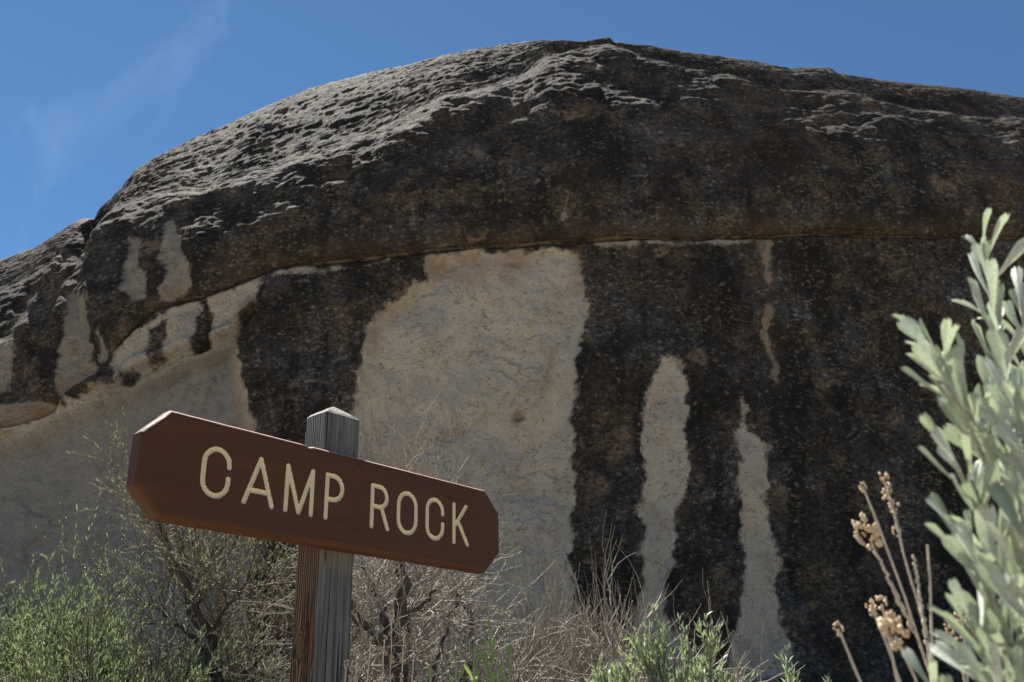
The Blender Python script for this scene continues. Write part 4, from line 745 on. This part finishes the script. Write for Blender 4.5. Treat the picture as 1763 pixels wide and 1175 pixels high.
# shrubs between the sign and the rock
shrub('sagebrush', 'olive grey sagebrush with a dark forked trunk left of the sign post', -1.03, 3.5, 1.42, 0.5, 101, stems=22, k1=12, k2=9, leaf=70000, leaf_len=0.017, leaf_w=0.0036, p1=0.62, wood=M_BARK, twig=M_BROWN, leafm=M_OLIVE, limbs=SAGE_LIMBS, r0=0.008, wander=0.13, up=0.07)
shrub('dead_sagebrush', 'leafless dead sagebrush with dark crooked limbs right of the sign post', -0.33, 3.3, 1.22, 0.45, 102, stems=6, k1=13, k2=10, wood=M_BARK, twig=M_TWIG, limbs=DEAD_LIMBS, r0=0.006, wander=0.20, up=0.02, ang=0.75, rt=0.0015, leaf=6000, leaf_len=0.016, leaf_w=0.0035, leafm=M_OLIVE)
shrub('rabbitbrush', 'bushy bright green rabbitbrush left of the dark forked sagebrush', -1.36, 3.35, 1.27, 0.55, 103, stems=36, k1=9, k2=7, leaf=70000, leaf_len=0.025, leaf_w=0.0042, wood=M_BROWN, twig=M_OLIVE, leafm=M_GREEN, r0=0.006, wander=0.10, up=0.10)
shrub('rabbitbrush', 'tall narrow green rabbitbrush standing against the pale left hollow', -1.95, 3.95, 1.33, 0.30, 104, stems=24, k1=8, k2=7, leaf=36000, leaf_len=0.024, leaf_w=0.0042, wood=M_BROWN, twig=M_OLIVE, leafm=M_GREEN, r0=0.006, wander=0.09, up=0.11)
shrub('rabbitbrush', 'small fresh green rabbitbrush tuft between forked sagebrush and sign post', -0.77, 2.85, 1.00, 0.22, 105, stems=10, k1=7, k2=6, leaf=11000, leaf_len=0.024, leaf_w=0.0042, wood=M_BROWN, twig=M_OLIVE, leafm=M_GREEN, r0=0.005, wander=0.09, up=0.11)
shrub('dry_brush', 'dry tan brush of wiry stems at the foot of the bright green rabbitbrush', -1.52, 2.9, 1.05, 0.55, 106, stems=40, k1=5, k2=4, twig=M_TWIG, r0=0.0032, wander=0.10, up=0.04)
shrub('rabbitbrush', 'sparse dry-topped green bush beyond the tall narrow rabbitbrush', -2.18, 3.7, 1.42, 0.4, 107, stems=18, k1=5, k2=5, leaf=9000, leaf_len=0.022, leaf_w=0.004, twig=M_TWIG, leafm=M_GREEN, r0=0.0036, wander=0.12, up=0.05)
shrub('dead_brush', 'pale bleached dead brush between the forked sagebrush and the sign post', -0.86, 4.05, 1.40, 0.5, 108, stems=28, k1=10, k2=8, wood=M_BROWN, twig=M_TWIG, r0=0.006, wander=0.22, up=0.0, ang=0.8, rt=0.0016)
shrub('dead_brush', 'tangled grey dead brush below the right end of the sign board', -0.10, 3.75, 1.42, 0.5, 109, stems=26, k1=11, k2=9, wood=M_BARK, twig=M_TWIG, r0=0.009, wander=0.22, up=0.01, ang=0.8, rt=0.0014, leaf=1200, leaf_len=0.02, leaf_w=0.004, leafm=M_OLIVE)
shrub('dry_rabbitbrush', 'tan broom-like dry stems in front of the black stripe beside the central hollow', 0.29, 4.3, 1.36, 0.30, 110, stems=70, k1=5, k2=4, twig=M_TAN, r0=0.0036, wander=0.07, up=0.07, ang=0.3)
shrub('dry_rabbitbrush', 'sparser upright dry tan stems against the pale central hollow', 0.06, 4.05, 1.30, 0.30, 111, stems=44, k1=5, k2=4, twig=M_TAN, r0=0.0034, wander=0.08, up=0.06, ang=0.35)
shrub('dead_brush', 'wispy brown dead brush behind the rounded grey-green sagebrush', 0.52, 3.95, 1.34, 0.42, 112, stems=26, k1=8, k2=6, wood=M_BROWN, twig=M_TWIG, r0=0.005, wander=0.16, up=0.03, ang=0.6)
shrub('dead_brush', 'low dense grey dead brush below the broom-like dry stems', 0.18, 3.4, 1.16, 0.5, 113, stems=34, k1=9, k2=8, wood=M_BROWN, twig=M_TWIG, r0=0.006, wander=0.22, up=0.0, ang=0.8, rt=0.0014)
shrub('dry_rabbitbrush', 'tall thin dry stems rising behind the top edge of the sign board', -0.55, 4.9, 2.80, 0.13, 314, p1=0.3, stems=80, k1=5, k2=3, twig=M_TAN, r0=0.0034, wander=0.05, up=0.05, ang=0.35, twl=0.12)
shrub('sagebrush', 'rounded grey-green sagebrush with dense small leaves at the foot of the pale streak', 0.365, 2.75, 1.085, 0.10, 115, stems=70, k1=9, k2=6, leaf=42000, leaf_len=0.026, leaf_w=0.0068, p1=0.26, hfrac=0.93, twig=M_SAGE2, leafm=M_SAGE2, r0=0.005, wander=0.06, up=0.10, ang=0.4, twl=0.12)
shrub('sagebrush', 'smaller grey-green sagebrush leaning out right of the rounded one', 0.475, 2.70, 0.95, 0.06, 116, stems=18, k1=8, k2=6, leaf=13000, p1=0.26, hfrac=0.9, leaf_len=0.028, leaf_w=0.006, twig=M_SAGE2, leafm=M_SAGE2, r0=0.004, wander=0.06, up=0.08, ang=0.4, twl=0.12, lean=(0.10, 0))
shrub('sagebrush', 'single low sagebrush tip showing before the broad black wall', 0.70, 2.45, 0.98, 0.10, 117, stems=12, k1=7, k2=6, leaf=2600, p1=0.45, hfrac=0.9, leaf_len=0.028, leaf_w=0.006, twig=M_SAGE2, leafm=M_SAGE2, r0=0.004, wander=0.06, up=0.10, ang=0.4, twl=0.10)
for k, (x, y, h, lab) in enumerate(((-2.6, 5.6, 0.95, 'low grey-green brush at the rock foot below the pale left hollow'), (-1.6, 5.4, 1.05, 'low grey-green brush behind the bright green rabbitbrush'), (-0.75, 5.6, 1.0, 'low grey-green brush directly behind the sign post'), (0.0, 5.2, 0.95, 'low grey-green brush behind the tangled grey dead brush'), (0.75, 5.6, 0.7, 'low grey-green brush below the two pale streaks'))):
    shrub('low_brush', lab, x, y, h, 0.7, 130 + k, stems=22, k1=7, k2=6, leaf=5000, leaf_len=0.04, leaf_w=0.007, twig=M_TWIG, leafm=M_OLIVE, r0=0.006, wander=0.14, up=0.05)
